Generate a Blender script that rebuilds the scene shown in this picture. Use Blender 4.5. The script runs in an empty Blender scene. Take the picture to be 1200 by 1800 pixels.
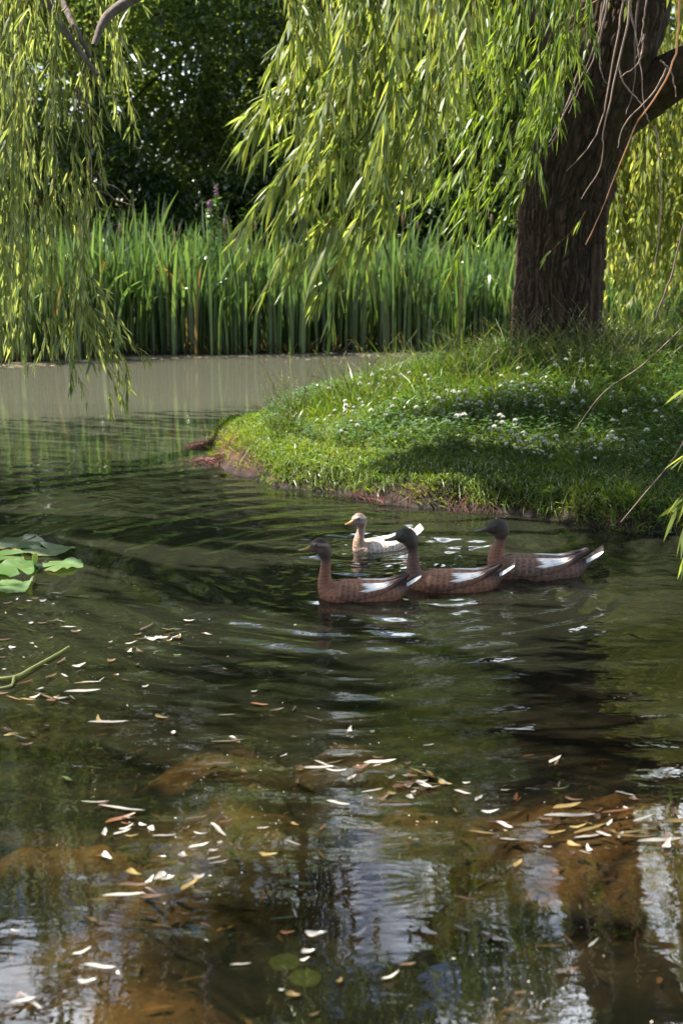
import bpy, math, random
import numpy as np
rng = np.random.default_rng(7)
random.seed(7)
SC = bpy.context.scene
COL = SC.collection
R = math.radians

# ------------------------------------------------------------------ camera
CAM_H = 1.8
PITCH = math.atan(500 / 2500)
cam_d = bpy.data.cameras.new("camera")
cam = bpy.data.objects.new("camera", cam_d)
COL.objects.link(cam)
cam.location = (0, 0, CAM_H)
cam.rotation_euler = (R(90) - PITCH, 0, 0)
cam_d.sensor_width = 36
cam_d.lens = 50
cam_d.clip_end = 2000
cam_d.dof.use_dof = True
cam_d.dof.focus_distance = 7.4
cam_d.dof.aperture_fstop = 3.5
SC.camera = cam

# ------------------------------------------------------------------ light
SUN_E, SUN_A = R(58), R(70)          # elevation, degrees left of straight ahead
sun_dir = np.array([-math.sin(SUN_A) * math.cos(SUN_E), math.cos(SUN_A) * math.cos(SUN_E), math.sin(SUN_E)])
sd = bpy.data.lights.new("sun", 'SUN')
sun = bpy.data.objects.new("sun", sd)
COL.objects.link(sun)
sd.energy = 5.0
sd.angle = R(0.5)
sd.color = (1.0, 0.95, 0.86)
from mathutils import Vector
sun.rotation_euler = Vector(-sun_dir).to_track_quat('-Z', 'Y').to_euler()

world = bpy.data.worlds.new("World")
SC.world = world
world.use_nodes = True
wn = world.node_tree.nodes
wl = world.node_tree.links
wn.clear()
w_out = wn.new('ShaderNodeOutputWorld')
w_bg = wn.new('ShaderNodeBackground')
w_sky = wn.new('ShaderNodeTexSky')
w_sky.sky_type = 'NISHITA'
w_sky.sun_disc = False
w_sky.sun_elevation = SUN_E
w_sky.sun_rotation = -SUN_A
w_tc = wn.new('ShaderNodeTexCoord')
w_map = wn.new('ShaderNodeMapping')
w_map.inputs['Scale'].default_value = (1, 1, 2.2)
w_no = wn.new('ShaderNodeTexNoise')
w_no.inputs['Scale'].default_value = 2.2
w_no.inputs['Detail'].default_value = 7
w_no.inputs['Roughness'].default_value = 0.6
w_rmp = wn.new('ShaderNodeValToRGB')
w_rmp.color_ramp.elements[0].position = 0.47
w_rmp.color_ramp.elements[1].position = 0.62
w_mix = wn.new('ShaderNodeMixRGB')
w_mix.inputs['Color2'].default_value = (46, 48.5, 52, 1)   # added unseen cloud, brightens the sky mirrored in the water
wl.new(w_tc.outputs['Generated'], w_map.inputs['Vector'])
wl.new(w_map.outputs['Vector'], w_no.inputs['Vector'])
wl.new(w_no.outputs['Fac'], w_rmp.inputs['Fac'])
w_sep = wn.new('ShaderNodeSeparateXYZ')
w_el = wn.new('ShaderNodeMapRange')          # added clouds kept low and ahead, limiting fill from behind
w_el.inputs['From Min'].default_value = .78
w_el.inputs['From Max'].default_value = .52
w_az = wn.new('ShaderNodeMapRange')
w_az.inputs['From Min'].default_value = -.55
w_az.inputs['From Max'].default_value = .3
w_m1 = wn.new('ShaderNodeMath')
w_m1.operation = 'MULTIPLY'
w_m2 = wn.new('ShaderNodeMath')
w_m2.operation = 'MULTIPLY'
wl.new(w_tc.outputs['Generated'], w_sep.inputs[0])
wl.new(w_sep.outputs['Z'], w_el.inputs['Value'])
wl.new(w_sep.outputs['Y'], w_az.inputs['Value'])
wl.new(w_el.outputs[0], w_m1.inputs[0])
wl.new(w_az.outputs[0], w_m1.inputs[1])
wl.new(w_m1.outputs[0], w_m2.inputs[0])
wl.new(w_rmp.outputs['Color'], w_m2.inputs[1])
wl.new(w_m2.outputs[0], w_mix.inputs['Fac'])
wl.new(w_sky.outputs['Color'], w_mix.inputs['Color1'])
wl.new(w_mix.outputs['Color'], w_bg.inputs['Color'])
w_bg.inputs['Strength'].default_value = 0.05
wl.new(w_bg.outputs['Background'], w_out.inputs['Surface'])

SC.view_settings.view_transform = 'Standard'
SC.view_settings.look = 'None'
SC.view_settings.exposure = 2.0
SC.view_settings.gamma = 1
SC.render.engine = 'CYCLES'
SC.cycles.max_bounces = 8
SC.cycles.diffuse_bounces = 3
SC.cycles.glossy_bounces = 3
SC.cycles.transmission_bounces = 4
SC.cycles.transparent_max_bounces = 6
SC.cycles.caustics_reflective = False
SC.cycles.caustics_refractive = False
SC.cycles.sample_clamp_indirect = 4

# ------------------------------------------------------------------ helpers
_f = np.array([0, math.cos(PITCH), -math.sin(PITCH)])
_u = np.array([0, math.sin(PITCH), math.cos(PITCH)])


def at(px, py, Y=None, z=None):
    """point on the sight line of a photo pixel, at depth Y or height z"""
    d = _f + _u * ((900 - py) / 2500) + np.array([1, 0, 0]) * ((px - 600) / 2500)
    t = (Y / d[1]) if Y is not None else (z - CAM_H) / d[2]
    return np.array([0, 0, CAM_H]) + d * t


def _hash(ix, iy, iz, seed):
    h = (ix * 374761393 + iy * 668265263 + iz * 2147483647 + seed * 974711) & 0xFFFFFFFF
    h = ((h ^ (h >> 13)) * 1274126177) & 0xFFFFFFFF
    return ((h ^ (h >> 16)) & 0xFFFFFF) / float(0xFFFFFF)


def noise(x, y, z=0.0, seed=0):
    x, y, z = np.broadcast_arrays(np.asarray(x, float), np.asarray(y, float), np.asarray(z, float))
    ix, iy, iz = np.floor(x).astype(np.int64), np.floor(y).astype(np.int64), np.floor(z).astype(np.int64)
    fx, fy, fz = x - ix, y - iy, z - iz
    fx, fy, fz = fx * fx * (3 - 2 * fx), fy * fy * (3 - 2 * fy), fz * fz * (3 - 2 * fz)
    r = 0
    for a in (0, 1):
        for b in (0, 1):
            for c in (0, 1):
                w = (fx if a else 1 - fx) * (fy if b else 1 - fy) * (fz if c else 1 - fz)
                r = r + w * _hash(ix + a, iy + b, iz + c, seed)
    return r * 2 - 1


def fbm(x, y, z=0.0, oct=4, seed=0):
    r, a, s = 0, 1.0, 0
    for o in range(oct):
        r = r + a * noise(np.asarray(x) * 2 ** o, np.asarray(y) * 2 ** o, np.asarray(z) * 2 ** o, seed + o)
        s += a
        a *= .5
    return r / s


def sstep(a, b, x):
    t = np.clip((np.asarray(x, float) - a) / (b - a), 0, 1)
    return t * t * (3 - 2 * t)


def nrm(v):
    v = np.asarray(v, float)
    return v / np.maximum(np.linalg.norm(v, axis=-1, keepdims=True), 1e-9)


class MB:
    """collects quads and builds one mesh object"""
    def __init__(self):
        self.V, self.F, self.C, self.n = [], [], [], 0

    def add(self, V, F, C):
        V = np.asarray(V, float).reshape(-1, 3)
        F = np.asarray(F, np.int64).reshape(-1, 4)
        C = np.broadcast_to(np.asarray(C, float), (len(V), 3))
        self.V.append(V)
        self.F.append(F + self.n)
        self.C.append(C)
        self.n += len(V)

    def mesh(self, name, m, smooth=True, origin=None):
        V = np.concatenate(self.V)
        F = np.concatenate(self.F)
        C = np.concatenate(self.C)
        if origin is not None:
            V = V - np.asarray(origin)
        me = bpy.data.meshes.new(name)
        me.vertices.add(len(V))
        me.vertices.foreach_set('co', V.astype(np.float32).ravel())
        me.loops.add(len(F) * 4)
        me.loops.foreach_set('vertex_index', F.astype(np.int32).ravel())
        me.polygons.add(len(F))
        me.polygons.foreach_set('loop_start', np.arange(0, len(F) * 4, 4, dtype=np.int32))
        me.polygons.foreach_set('loop_total', np.full(len(F), 4, dtype=np.int32))
        if smooth:
            me.polygons.foreach_set('use_smooth', np.ones(len(F), dtype=bool))
        me.update(calc_edges=True)
        at_ = me.color_attributes.new('Col', 'FLOAT_COLOR', 'POINT')
        at_.data.foreach_set('color', np.concatenate([C, np.ones((len(C), 1))], 1).astype(np.float32).ravel())
        me.materials.append(m)
        return me

    def build(self, name, m, parent=None, smooth=True, origin=None):
        o = bpy.data.objects.new(name, self.mesh(name, m, smooth, origin))
        COL.objects.link(o)
        if origin is not None and parent is None:
            o.location = origin
        if parent is not None:
            o.parent = parent
            if origin is None:
                # vertices are in world space: undo the parent's location
                o.matrix_parent_inverse.identity()
                o.location = -Vector(parent.location)
        return o


def tag(o, label=None, cat=None, group=None, kind=None):
    if label:
        o['label'] = label
    if cat:
        o['category'] = cat
    if group:
        o['group'] = group
    if kind:
        o['kind'] = kind
    return o


def empty(name, loc, label, cat, group=None):
    o = bpy.data.objects.new(name, None)
    COL.objects.link(o)
    o.location = loc
    o.empty_display_size = .1
    return tag(o, label, cat, group)


def spline(P, n):
    """Catmull-Rom through the rows of P (any width), n samples"""
    P = np.asarray(P, float)
    Q = np.concatenate([[2 * P[0] - P[1]], P, [2 * P[-1] - P[-2]]])
    t = np.linspace(0, len(P) - 1 - 1e-6, n)
    i = t.astype(int)
    f = (t - i)[:, None]
    a, b, c, d = Q[i], Q[i + 1], Q[i + 2], Q[i + 3]
    return .5 * (2 * b + (c - a) * f + (2 * a - 5 * b + 4 * c - d) * f ** 2 + (3 * b - a - 3 * c + d) * f ** 3)


def tube(mb, pts, rad, segs, col, wob=0.0):
    pts = np.asarray(pts, float)
    n = len(pts)
    rad = np.broadcast_to(np.asarray(rad, float), (n,))
    T = nrm(np.gradient(pts, axis=0))
    ref = np.array([0, 1, 0]) if abs(T[:, 1]).mean() < .8 else np.array([1, 0, 0])
    A = nrm(np.cross(T, ref))
    B = np.cross(T, A)
    th = np.linspace(0, 2 * math.pi, segs, endpoint=False)
    rr = rad[:, None] * np.ones(segs)
    if wob:
        rr = rr * (1 + wob * noise(np.cos(th)[None] * 1.5 + 9, np.sin(th)[None] * 1.5, np.arange(n)[:, None] * .45))
    V = pts[:, None] + rr[..., None] * (np.cos(th)[None, :, None] * A[:, None] + np.sin(th)[None, :, None] * B[:, None])
    i = np.arange(n - 1)[:, None] * segs
    j = np.arange(segs)[None]
    k = (j + 1) % segs
    F = np.stack([i + j, i + k, i + segs + k, i + segs + j], -1)
    mb.add(V, F, col)


def leaves(mb, P, D, N, L, W, C, droop=.12, low=False, blade=None):
    """n leaf blades: base P, direction D, rough normal N"""
    n = len(P)
    D = nrm(D)
    S = nrm(np.cross(D, N))
    NN = np.cross(S, D)
    L = np.broadcast_to(np.asarray(L, float), (n,))[:, None]
    W = np.broadcast_to(np.asarray(W, float), (n,))[:, None] * .5
    C = np.broadcast_to(np.asarray(C, float), (n, 3))
    dn = np.array([0, 0, -1.0])
    if low:
        V = np.stack([P, P + D * L * .45 + S * W, P + D * L + dn * L * droop, P + D * L * .45 - S * W], 1)
        F = np.arange(n * 4).reshape(n, 4)
        mb.add(V, F, np.repeat(C, 4, 0))
        return
    prof = blade or [(0, .08), (.28, .95), (.62, .8), (1, .03)]
    rows = []
    for t, w in prof:
        c = P + D * L * t + dn * L * droop * t * t
        lift = NN * W * .25 * w
        rows += [c - S * W * w + lift, c + S * W * w + lift]
    k = len(prof)
    V = np.stack(rows, 1)
    base = (np.arange(n) * 2 * k)[:, None]
    F = np.concatenate([base + np.array([2 * r, 2 * r + 1, 2 * r + 3, 2 * r + 2]) for r in range(k - 1)], 0)
    mb.add(V, F, np.repeat(C, 2 * k, 0))


def rand_unit(n):
    return nrm(rng.normal(size=(n, 3)))


def hue(n, a, b, sd=.16):
    """n colours between a and b with some brightness scatter"""
    t = rng.random((n, 1))
    c = np.asarray(a) * (1 - t) + np.asarray(b) * t
    return np.clip(c * np.exp(rng.normal(0, sd, (n, 1))), 0, 1)


# ------------------------------------------------------------------ materials
def new_mat(name):
    m = bpy.data.materials.new(name)
    m.use_nodes = True
    nt = m.node_tree
    for nd in list(nt.nodes):
        nt.nodes.remove(nd)
    out = nt.nodes.new('ShaderNodeOutputMaterial')

    def N(t, **k):
        nd = nt.nodes.new(t)
        for a, v in k.items():
            if hasattr(nd, a) and a not in nd.inputs:
                setattr(nd, a, v)
            else:
                nd.inputs[a].default_value = v
        return nd

    def Lk(a, b):
        nt.links.new(a, b)
    return m, out, N, Lk


def leaf_mat(name, trans=.42, tcol=(1.9, 1.75, .7), rough=.42, spec=.5):
    m, out, N, Lk = new_mat(name)
    at_ = N('ShaderNodeAttribute', attribute_name='Col')
    pr = N('ShaderNodeBsdfPrincipled', Roughness=rough)
    pr.inputs['Specular IOR Level'].default_value = spec
    tr = N('ShaderNodeBsdfTranslucent')
    mul = N('ShaderNodeMixRGB', blend_type='MULTIPLY', Fac=1.0)
    mul.inputs['Color2'].default_value = (*tcol, 1)
    mx = N('ShaderNodeMixShader', Fac=trans)
    Lk(at_.outputs['Color'], pr.inputs['Base Color'])
    Lk(at_.outputs['Color'], mul.inputs['Color1'])
    Lk(mul.outputs[0], tr.inputs['Color'])
    Lk(pr.outputs[0], mx.inputs[1])
    Lk(tr.outputs[0], mx.inputs[2])
    Lk(mx.outputs[0], out.inputs['Surface'])
    return m


def col_mat(name, rough=.6, spec=.4, bump=0, bscale=40, detail=5, mottle=0.0, stretch=(1, 1, 1)):
    m, out, N, Lk = new_mat(name)
    at_ = N('ShaderNodeAttribute', attribute_name='Col')
    pr = N('ShaderNodeBsdfPrincipled', Roughness=rough)
    pr.inputs['Specular IOR Level'].default_value = spec
    src = at_.outputs['Color']
    if bump or mottle:
        tc = N('ShaderNodeTexCoord')
        mp = N('ShaderNodeMapping')
        mp.inputs['Scale'].default_value = stretch
        no = N('ShaderNodeTexNoise', Scale=bscale, Detail=detail, Roughness=.62)
        Lk(tc.outputs['Object'], mp.inputs['Vector'])
        Lk(mp.outputs['Vector'], no.inputs['Vector'])
        if mottle:
            rp = N('ShaderNodeValToRGB')
            rp.color_ramp.elements[0].position = .3
            rp.color_ramp.elements[1].position = .7
            rp.color_ramp.elements[0].color = (1 - mottle,) * 3 + (1,)
            rp.color_ramp.elements[1].color = (1 + mottle,) * 3 + (1,)
            mu = N('ShaderNodeMixRGB', blend_type='MULTIPLY', Fac=1.0)
            Lk(no.outputs['Fac'], rp.inputs['Fac'])
            Lk(src, mu.inputs['Color1'])
            Lk(rp.outputs['Color'], mu.inputs['Color2'])
            src = mu.outputs[0]
        if bump:
            bp = N('ShaderNodeBump', Strength=1.0, Distance=bump)
            Lk(no.outputs['Fac'], bp.inputs['Height'])
            Lk(bp.outputs['Normal'], pr.inputs['Normal'])
    Lk(src, pr.inputs['Base Color'])
    Lk(pr.outputs[0], out.inputs['Surface'])
    return m


M_WILLOW = leaf_mat('willow_leaf', .48, (2.4, 2.2, 1.2), .46, .4)
M_BROAD = leaf_mat('broad_leaf', .5, (2.6, 2.5, 1.0), .25, .8)
M_REED = leaf_mat('reed_blade', .34, (1.7, 1.7, .8), .28, .9)
M_GRASS = leaf_mat('grass_blade', .40, (1.9, 1.8, .6), .36, .5)
M_BARK = col_mat('bark', .88, .2, .012, 26, 8, .45, (1, 1, .35))
M_TWIG = col_mat('twig_bark', .7, .3)
M_GROUND = col_mat('soil', .85, .2, .02, 22, 8, .5)
M_PETAL = leaf_mat('petal', .3, (1, 1, .95), .6, .3)
M_PAD = leaf_mat('lily_pad_skin', .2, (1.5, 1.6, .5), .28, .6)
M_DEAD = leaf_mat('fallen_leaf_skin', .15, (1.2, 1.0, .6), .3, .6)


def water_mat():
    m, out, N, Lk = new_mat('pond_water')
    geo = N('ShaderNodeNewGeometry')
    sep = N('ShaderNodeSeparateXYZ')
    Lk(geo.outputs['Position'], sep.inputs[0])
    # fine ripples
    mp = N('ShaderNodeMapping')
    mp.inputs['Scale'].default_value = (.55, 1.25, 1)
    Lk(geo.outputs['Position'], mp.inputs['Vector'])
    n1 = N('ShaderNodeTexNoise', Scale=4.5, Detail=3, Roughness=.5, Distortion=.6)
    n2 = N('ShaderNodeTexNoise', Scale=26, Detail=2, Roughness=.5)
    Lk(mp.outputs[0], n1.inputs['Vector'])
    Lk(mp.outputs[0], n2.inputs['Vector'])
    ad = N('ShaderNodeMath', operation='MULTIPLY_ADD')
    Lk(n2.outputs['Fac'], ad.inputs[0])
    ad.inputs[1].default_value = .12
    Lk(n1.outputs['Fac'], ad.inputs[2])
    cm = N('ShaderNodeMapRange')
    cm.inputs['From Min'].default_value = 8.0
    cm.inputs['From Max'].default_value = 11.0
    cm.inputs['To Min'].default_value = 1.0
    cm.inputs['To Max'].default_value = .22
    Lk(sep.outputs['Y'], cm.inputs['Value'])
    cn = N('ShaderNodeMapRange')
    cn.inputs['From Min'].default_value = 3.4
    cn.inputs['From Max'].default_value = 6.0
    cn.inputs['To Min'].default_value = .30
    Lk(sep.outputs['Y'], cn.inputs['Value'])
    hn = N('ShaderNodeMath', operation='MULTIPLY')
    Lk(cm.outputs[0], hn.inputs[0])
    Lk(cn.outputs[0], hn.inputs[1])
    cm = hn
    hm = N('ShaderNodeMath', operation='MULTIPLY')
    Lk(ad.outputs[0], hm.inputs[0])
    Lk(cm.outputs[0], hm.inputs[1])
    bp = N('ShaderNodeBump', Strength=1.0, Distance=.006)
    Lk(hm.outputs[0], bp.inputs['Height'])
    # how clear the water is: clear shallows by the near bank, silty further out
    cl = N('ShaderNodeMapRange')
    cl.inputs['From Min'].default_value = 4.0
    cl.inputs['From Max'].default_value = 8.0
    cl.inputs['To Min'].default_value = .22
    cl.inputs['To Max'].default_value = .93
    n3 = N('ShaderNodeTexNoise', Scale=.8, Detail=3)
    Lk(geo.outputs['Position'], n3.inputs['Vector'])
    a2 = N('ShaderNodeMath', operation='MULTIPLY_ADD')
    Lk(n3.outputs['Fac'], a2.inputs[0])
    a2.inputs[1].default_value = 2.0
    Lk(sep.outputs['Y'], a2.inputs[2])
    a3 = N('ShaderNodeMath', operation='SUBTRACT')
    Lk(a2.outputs[0], a3.inputs[0])
    a3.inputs[1].default_value = 1.0
    Lk(a3.outputs[0], cl.inputs['Value'])
    tr = N('ShaderNodeBsdfTransparent')
    tr.inputs['Color'].default_value = (.62, .55, .40, 1)
    df = N('ShaderNodeBsdfDiffuse')
    rp = N('ShaderNodeValToRGB')
    rp.color_ramp.elements[0].color = (.0135, .0145, .009, 1)
    rp.color_ramp.elements[1].color = (.085, .085, .06, 1)
    rg = N('ShaderNodeMapRange')
    rg.inputs['From Min'].default_value = 10.3
    rg.inputs['From Max'].default_value = 15.0
    Lk(a3.outputs[0], rg.inputs['Value'])
    Lk(rg.outputs[0], rp.inputs['Fac'])
    Lk(rp.outputs['Color'], df.inputs['Color'])
    body = N('ShaderNodeMixShader')
    Lk(cl.outputs[0], body.inputs['Fac'])
    Lk(tr.outputs[0], body.inputs[1])
    Lk(df.outputs[0], body.inputs[2])
    gl = N('ShaderNodeBsdfGlossy', Roughness=.015)
    Lk(bp.outputs[0], gl.inputs['Normal'])
    fr = N('ShaderNodeFresnel', IOR=1.75)
    Lk(bp.outputs[0], fr.inputs['Normal'])
    mx = N('ShaderNodeMixShader')
    Lk(fr.outputs[0], mx.inputs['Fac'])
    Lk(body.outputs[0], mx.inputs[1])
    Lk(gl.outputs[0], mx.inputs[2])
    Lk(mx.outputs[0], out.inputs['Surface'])
    return m


# ------------------------------------------------------------------ terrain
near_px = [(362, 778), (368, 800), (385, 822), (430, 840), (480, 852), (520, 860), (600, 870), (660, 880), (700, 888),
           (800, 894), (900, 902), (1000, 922), (1100, 936), (1200, 942)]
shore = [at(x, y, z=0)[:2] for x, y in near_px]
TIP = shore[0]
PEN = np.array(shore + [(3.2, 7.9), (5.5, 7.2), (9, 6.6), (14, 6.4), (14, 17.5), (8, 17.2), (5, 16.8), (3, 16.0), (1.6, 15.3),
                        (.5, 14.5), (-.3, 13.6), (-.85, 12.7), (TIP[0] - .02, TIP[1] + .2)])


def poly_sd(x, y, P):
    d2 = np.full(x.shape, 1e9)
    ins = np.zeros(x.shape, bool)
    for a, b in zip(P, np.roll(P, -1, 0)):
        e = b - a
        t = np.clip(((x - a[0]) * e[0] + (y - a[1]) * e[1]) / (e @ e), 0, 1)
        d2 = np.minimum(d2, (x - a[0] - t * e[0]) ** 2 + (y - a[1] - t * e[1]) ** 2)
        c = ((a[1] > y) != (b[1] > y)) & (x < (b[0] - a[0]) * (y - a[1]) / (b[1] - a[1] + 1e-12) + a[0])
        ins ^= c
    return np.where(ins, 1, -1) * np.sqrt(d2)


far_pts = np.array([at(px, py, z=0)[:2] for px, py in [(-400, 648), (0, 640), (150, 632), (300, 626), (500, 621), (700, 619), (900, 618), (1300, 617)]])


def yfar(x):
    return np.interp(x, far_pts[:, 0], far_pts[:, 1]) + .25 * noise(x * .8, 3.1)


def d_pen(x, y):
    w = .07 * fbm(x * 2.2, y * 2.2, 0, 3, 5)
    return poly_sd(x, y, PEN) + w


HUMPS = [(330, 1480, .26), (440, 1440, .2), (640, 1310, .22), (1040, 1430, .40), (1130, 1480, .3), (190, 1640, .26), (230, 1750, .22), (270, 1120, .34), (60, 1190, .5), (760, 1400, .24), (400, 1330, .25), (130, 1480, .2), (900, 1720, .10)]  # bed mounds added where the sun patches fall, coloured paler below


def height(x, y):
    x = np.asarray(x, float)
    y = np.asarray(y, float)
    d = d_pen(x, y)
    dp = np.maximum(d, 0)
    h1 = .11 * sstep(0, .16, d) + .80 * (1 - np.exp(-dp / 2.5)) + .16 * np.exp(-((x - 1.9) ** 2 + (y - 12.5) ** 2) / 1.6) \
        + .05 * fbm(x * 1.3, y * 1.3, 0, 4, 2) * sstep(0, .8, d)
    dfar = y - yfar(x)
    h2 = .08 * sstep(0, .5, dfar) + .06 * np.maximum(dfar, 0) ** .9 * (dfar < 60) + (dfar >= 60) * .06 * 60 ** .9
    xl = -4.6 - np.interp(y, [12, 24], [0, 4.5])
    dl = xl - x
    h3 = .1 * sstep(0, .4, dl) + .1 * np.minimum(np.maximum(dl, 0), 8)
    dn = 1.3 - y + .3 * noise(x * .6, 1.7)
    h4 = .1 * sstep(0, .4, dn) + .08 * np.minimum(np.maximum(dn, 0), 3)
    land = np.maximum.reduce([np.where(d > 0, h1, -9), np.where(dfar > 0, h2, -9), np.where(dl > 0, h3, -9), np.where(dn > 0, h4, -9)])
    off = np.maximum.reduce([d, dfar, dl, dn])
    deep = -.02 - .5 * (1 - np.exp(np.minimum(off, 0) / .9))
    shal = -.24 + .16 * fbm(x * 1.5 + 4, y * 1.5, 0, 4, 11)
    if y.min() < 7.0:
        lump = .10 * fbm(x * 2.6, y * 2.6, 0, 4, 17) + .04 * fbm(x * 9, y * 9, 0, 2, 18)
        for px, py, rr in HUMPS:
            q = at(px, py, z=0)
            shal = np.maximum(shal, -.055 - .075 * ((x - q[0]) ** 2 + ((y - q[1]) * .8) ** 2) / rr ** 2 + lump)
    shal = np.minimum(shal, -.018)
    w = sstep(7.0, 4.6, y)
    bed = deep * (1 - w) + np.maximum(shal, deep - .3) * w
    return np.where(land > -5, land, bed)


def axis(*segs):
    """segs of (start, stop, step) -> merged coordinates"""
    v = []
    for a, b, s in segs:
        v += list(np.arange(a, b, s))
    return np.array(sorted(set(np.round(v, 5))))


def grid(X, Yv):
    gx, gy = np.meshgrid(X, Yv)
    nx, ny = len(X), len(Yv)
    i = np.arange(ny - 1)[:, None] * nx
    j = np.arange(nx - 1)[None]
    F = np.stack([i + j, i + j + 1, i + nx + j + 1, i + nx + j], -1).reshape(-1, 4)
    return gx, gy, F


gx, gy, F = grid(axis((-900, -60, 60), (-60, -8, 4), (-8, -3, .4), (-3, 5, .06), (5, 14, .4), (14, 60, 4), (60, 901, 60)),
                 axis((-200, -10, 20), (-10, 1, .8), (1, 7.5, .1), (7.5, 16.2, .06), (16.2, 26, .2), (26, 60, 2), (60, 1200, 60)))
gz = height(gx, gy)
dg = d_pen(gx, gy)
grs = np.array([.050, .075, .020])
mud = np.array([.045, .022, .015])
wet = np.array([.03, .022, .017])
silt = np.array([.085, .050, .022])
n1 = fbm(gx * 1.7, gy * 1.7, 0, 4, 21)[..., None] * .5 + .5
depth_tint = sstep(-.15, -.035, gz + .06 * fbm(gx * 7, gy * 7, 0, 3, 44))[..., None]
silt = np.array([.030, .022, .014]) * (1 - depth_tint) + np.array([.14, .09, .043]) * depth_tint * (.6 + .8 * (fbm(gx * 12, gy * 12, 0, 2, 45)[..., None] * .5 + .5))  # darkening with depth and sun patches put into the silt colour
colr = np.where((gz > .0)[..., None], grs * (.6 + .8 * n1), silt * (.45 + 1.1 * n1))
tipw = sstep(-.2, -.9, gx)
edge = (sstep(.22 + .25 * tipw, .08 + .1 * tipw, dg) * (dg > -.2))[..., None]
mud = mud * (1 - tipw[..., None]) + np.array([.085, .034, .026]) * tipw[..., None]
mudc = mud * (.5 + 1.0 * fbm(gx * 6, gy * 6, 0, 3, 31)[..., None] ** 2 * 3)
mudc = np.where((gz < .035)[..., None], wet, mudc)
colr = colr * (1 - edge) + mudc * edge
farmud = ((gy > 18) * (gz > -.05))[..., None]
colr = np.where(farmud, np.array([.045, .032, .018]) * (.6 + .8 * n1), colr)
mb = MB()
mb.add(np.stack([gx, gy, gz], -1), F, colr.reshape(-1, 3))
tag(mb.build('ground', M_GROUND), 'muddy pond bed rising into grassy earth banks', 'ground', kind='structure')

# ------------------------------------------------------------------ water
DUCKS = [dict(px=640, wy=1050, breast=556, tail=728), dict(px=800, wy=1032, breast=714, tail=893),
         dict(px=945, wy=1010, breast=856, tail=1046), dict(px=675, wy=962, breast=610, tail=746)]
for dk in DUCKS:
    dk['pos'] = at(dk['px'], dk['wy'], z=0)
gx, gy, F = grid(axis((-60, -8, 6), (-8, -2.6, .3), (-2.6, 3.3, .018), (3.3, 8, .3), (8, 61, 6)),
                 axis((-1.5, 2.5, .3), (2.5, 11.6, .018), (11.6, 14, .08), (14, 30.3, .5)))
fade = sstep(2.5, 3, gy) * sstep(11.6, 10.6, gy) * sstep(-2.6, -2.3, gx) * sstep(3.3, 3.0, gx)
hz = np.zeros_like(gx)
wx = gx + .10 * noise(gx * 1.3, gy * 1.3, 0, 3)
wy_ = gy + .10 * noise(gx * 1.3, gy * 1.3, 5, 3)
for k, dk in enumerate(DUCKS):
    p = dk['pos']
    r = np.hypot(wx - p[0] + .1, (wy_ - p[1]) * 1.0)
    hz += .0021 * np.exp(-r / 1.5) * np.cos(2 * math.pi * r / (.20 + .012 * k) + k * 1.7) * sstep(.1, .3, r)
    hz += (.0042 if k == 3 else .0022) * np.exp(-r / .5) * np.cos(2 * math.pi * r / .085 + k) * (.6 + .8 * noise(gx * 7, gy * 7, k, 9))
c0 = at(660, 985, z=0)
r = np.hypot(wx - c0[0], wy_ - c0[1])
hz += .0115 * np.exp(-r / 1.8) * sstep(.35, .9, r) * np.cos(2 * math.pi * r / .27) * (.75 + .5 * noise(gx * 1.2, gy * 1.2, 2, 77))
for dk in DUCKS:                       # bow wave and spreading wake
    p = dk['pos']
    q = at(dk['breast'], dk['wy'], z=0)
    rb = np.hypot(gx - q[0] - .06, gy - q[1])
    hz += .004 * np.exp(-((rb - .11) / .018) ** 2) * sstep(.12, -.05, gx - q[0])
    lx = gx - q[0]
    ly = np.abs(gy - q[1])
    hz += .005 * np.exp(-((ly - .06 - .42 * lx) / .035) ** 2) * np.exp(-lx / .8) * (lx > 0) * np.cos(lx * 34)
for k in range(4):
    a = rng.uniform(-.5, .5) + math.pi / 2 + .25
    lam = rng.uniform(.14, .34)
    hz += lam * .0011 * np.cos(2 * math.pi * (wx * math.cos(a) + wy_ * math.sin(a)) / lam + rng.uniform(0, 6)) * (.5 + .9 * noise(gx * .9, gy * .9, k * 3, 40 + k))
p = DUCKS[3]['pos']
splash = np.exp(-(((gx - p[0] - .15) / .55) ** 2 + ((gy - p[1] + .05) / .6) ** 2))
hz += splash * (.012 * fbm(gx * 6, gy * 9, 0, 2, 60) + .009 * fbm(gx * 15, gy * 22, 0, 2, 61))
hz += .0009 * fbm(gx * 3, gy * 5, 0, 3, 70) * sstep(12, 8.5, gy)
mb = MB()
hz *= .22 + .78 * sstep(3.6, 6.2, gy)      # calmer close to the near bank
mb.add(np.stack([gx, gy, hz * fade], -1), F, (.1, .1, .08))
tag(mb.build('water', water_mat()), 'dark rippled pond water with drifting leaves', 'water', kind='structure')


# ------------------------------------------------------------------ willow strands
STEM = np.array([.16, .11, .045])
LEAF_A, LEAF_B = (.078, .122, .028), (.185, .215, .055)
LEAF_SHADE_A, LEAF_SHADE_B = (.065, .115, .016), (.13, .18, .024)  # leaf tones with shade put in, for the shaded sprays


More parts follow.
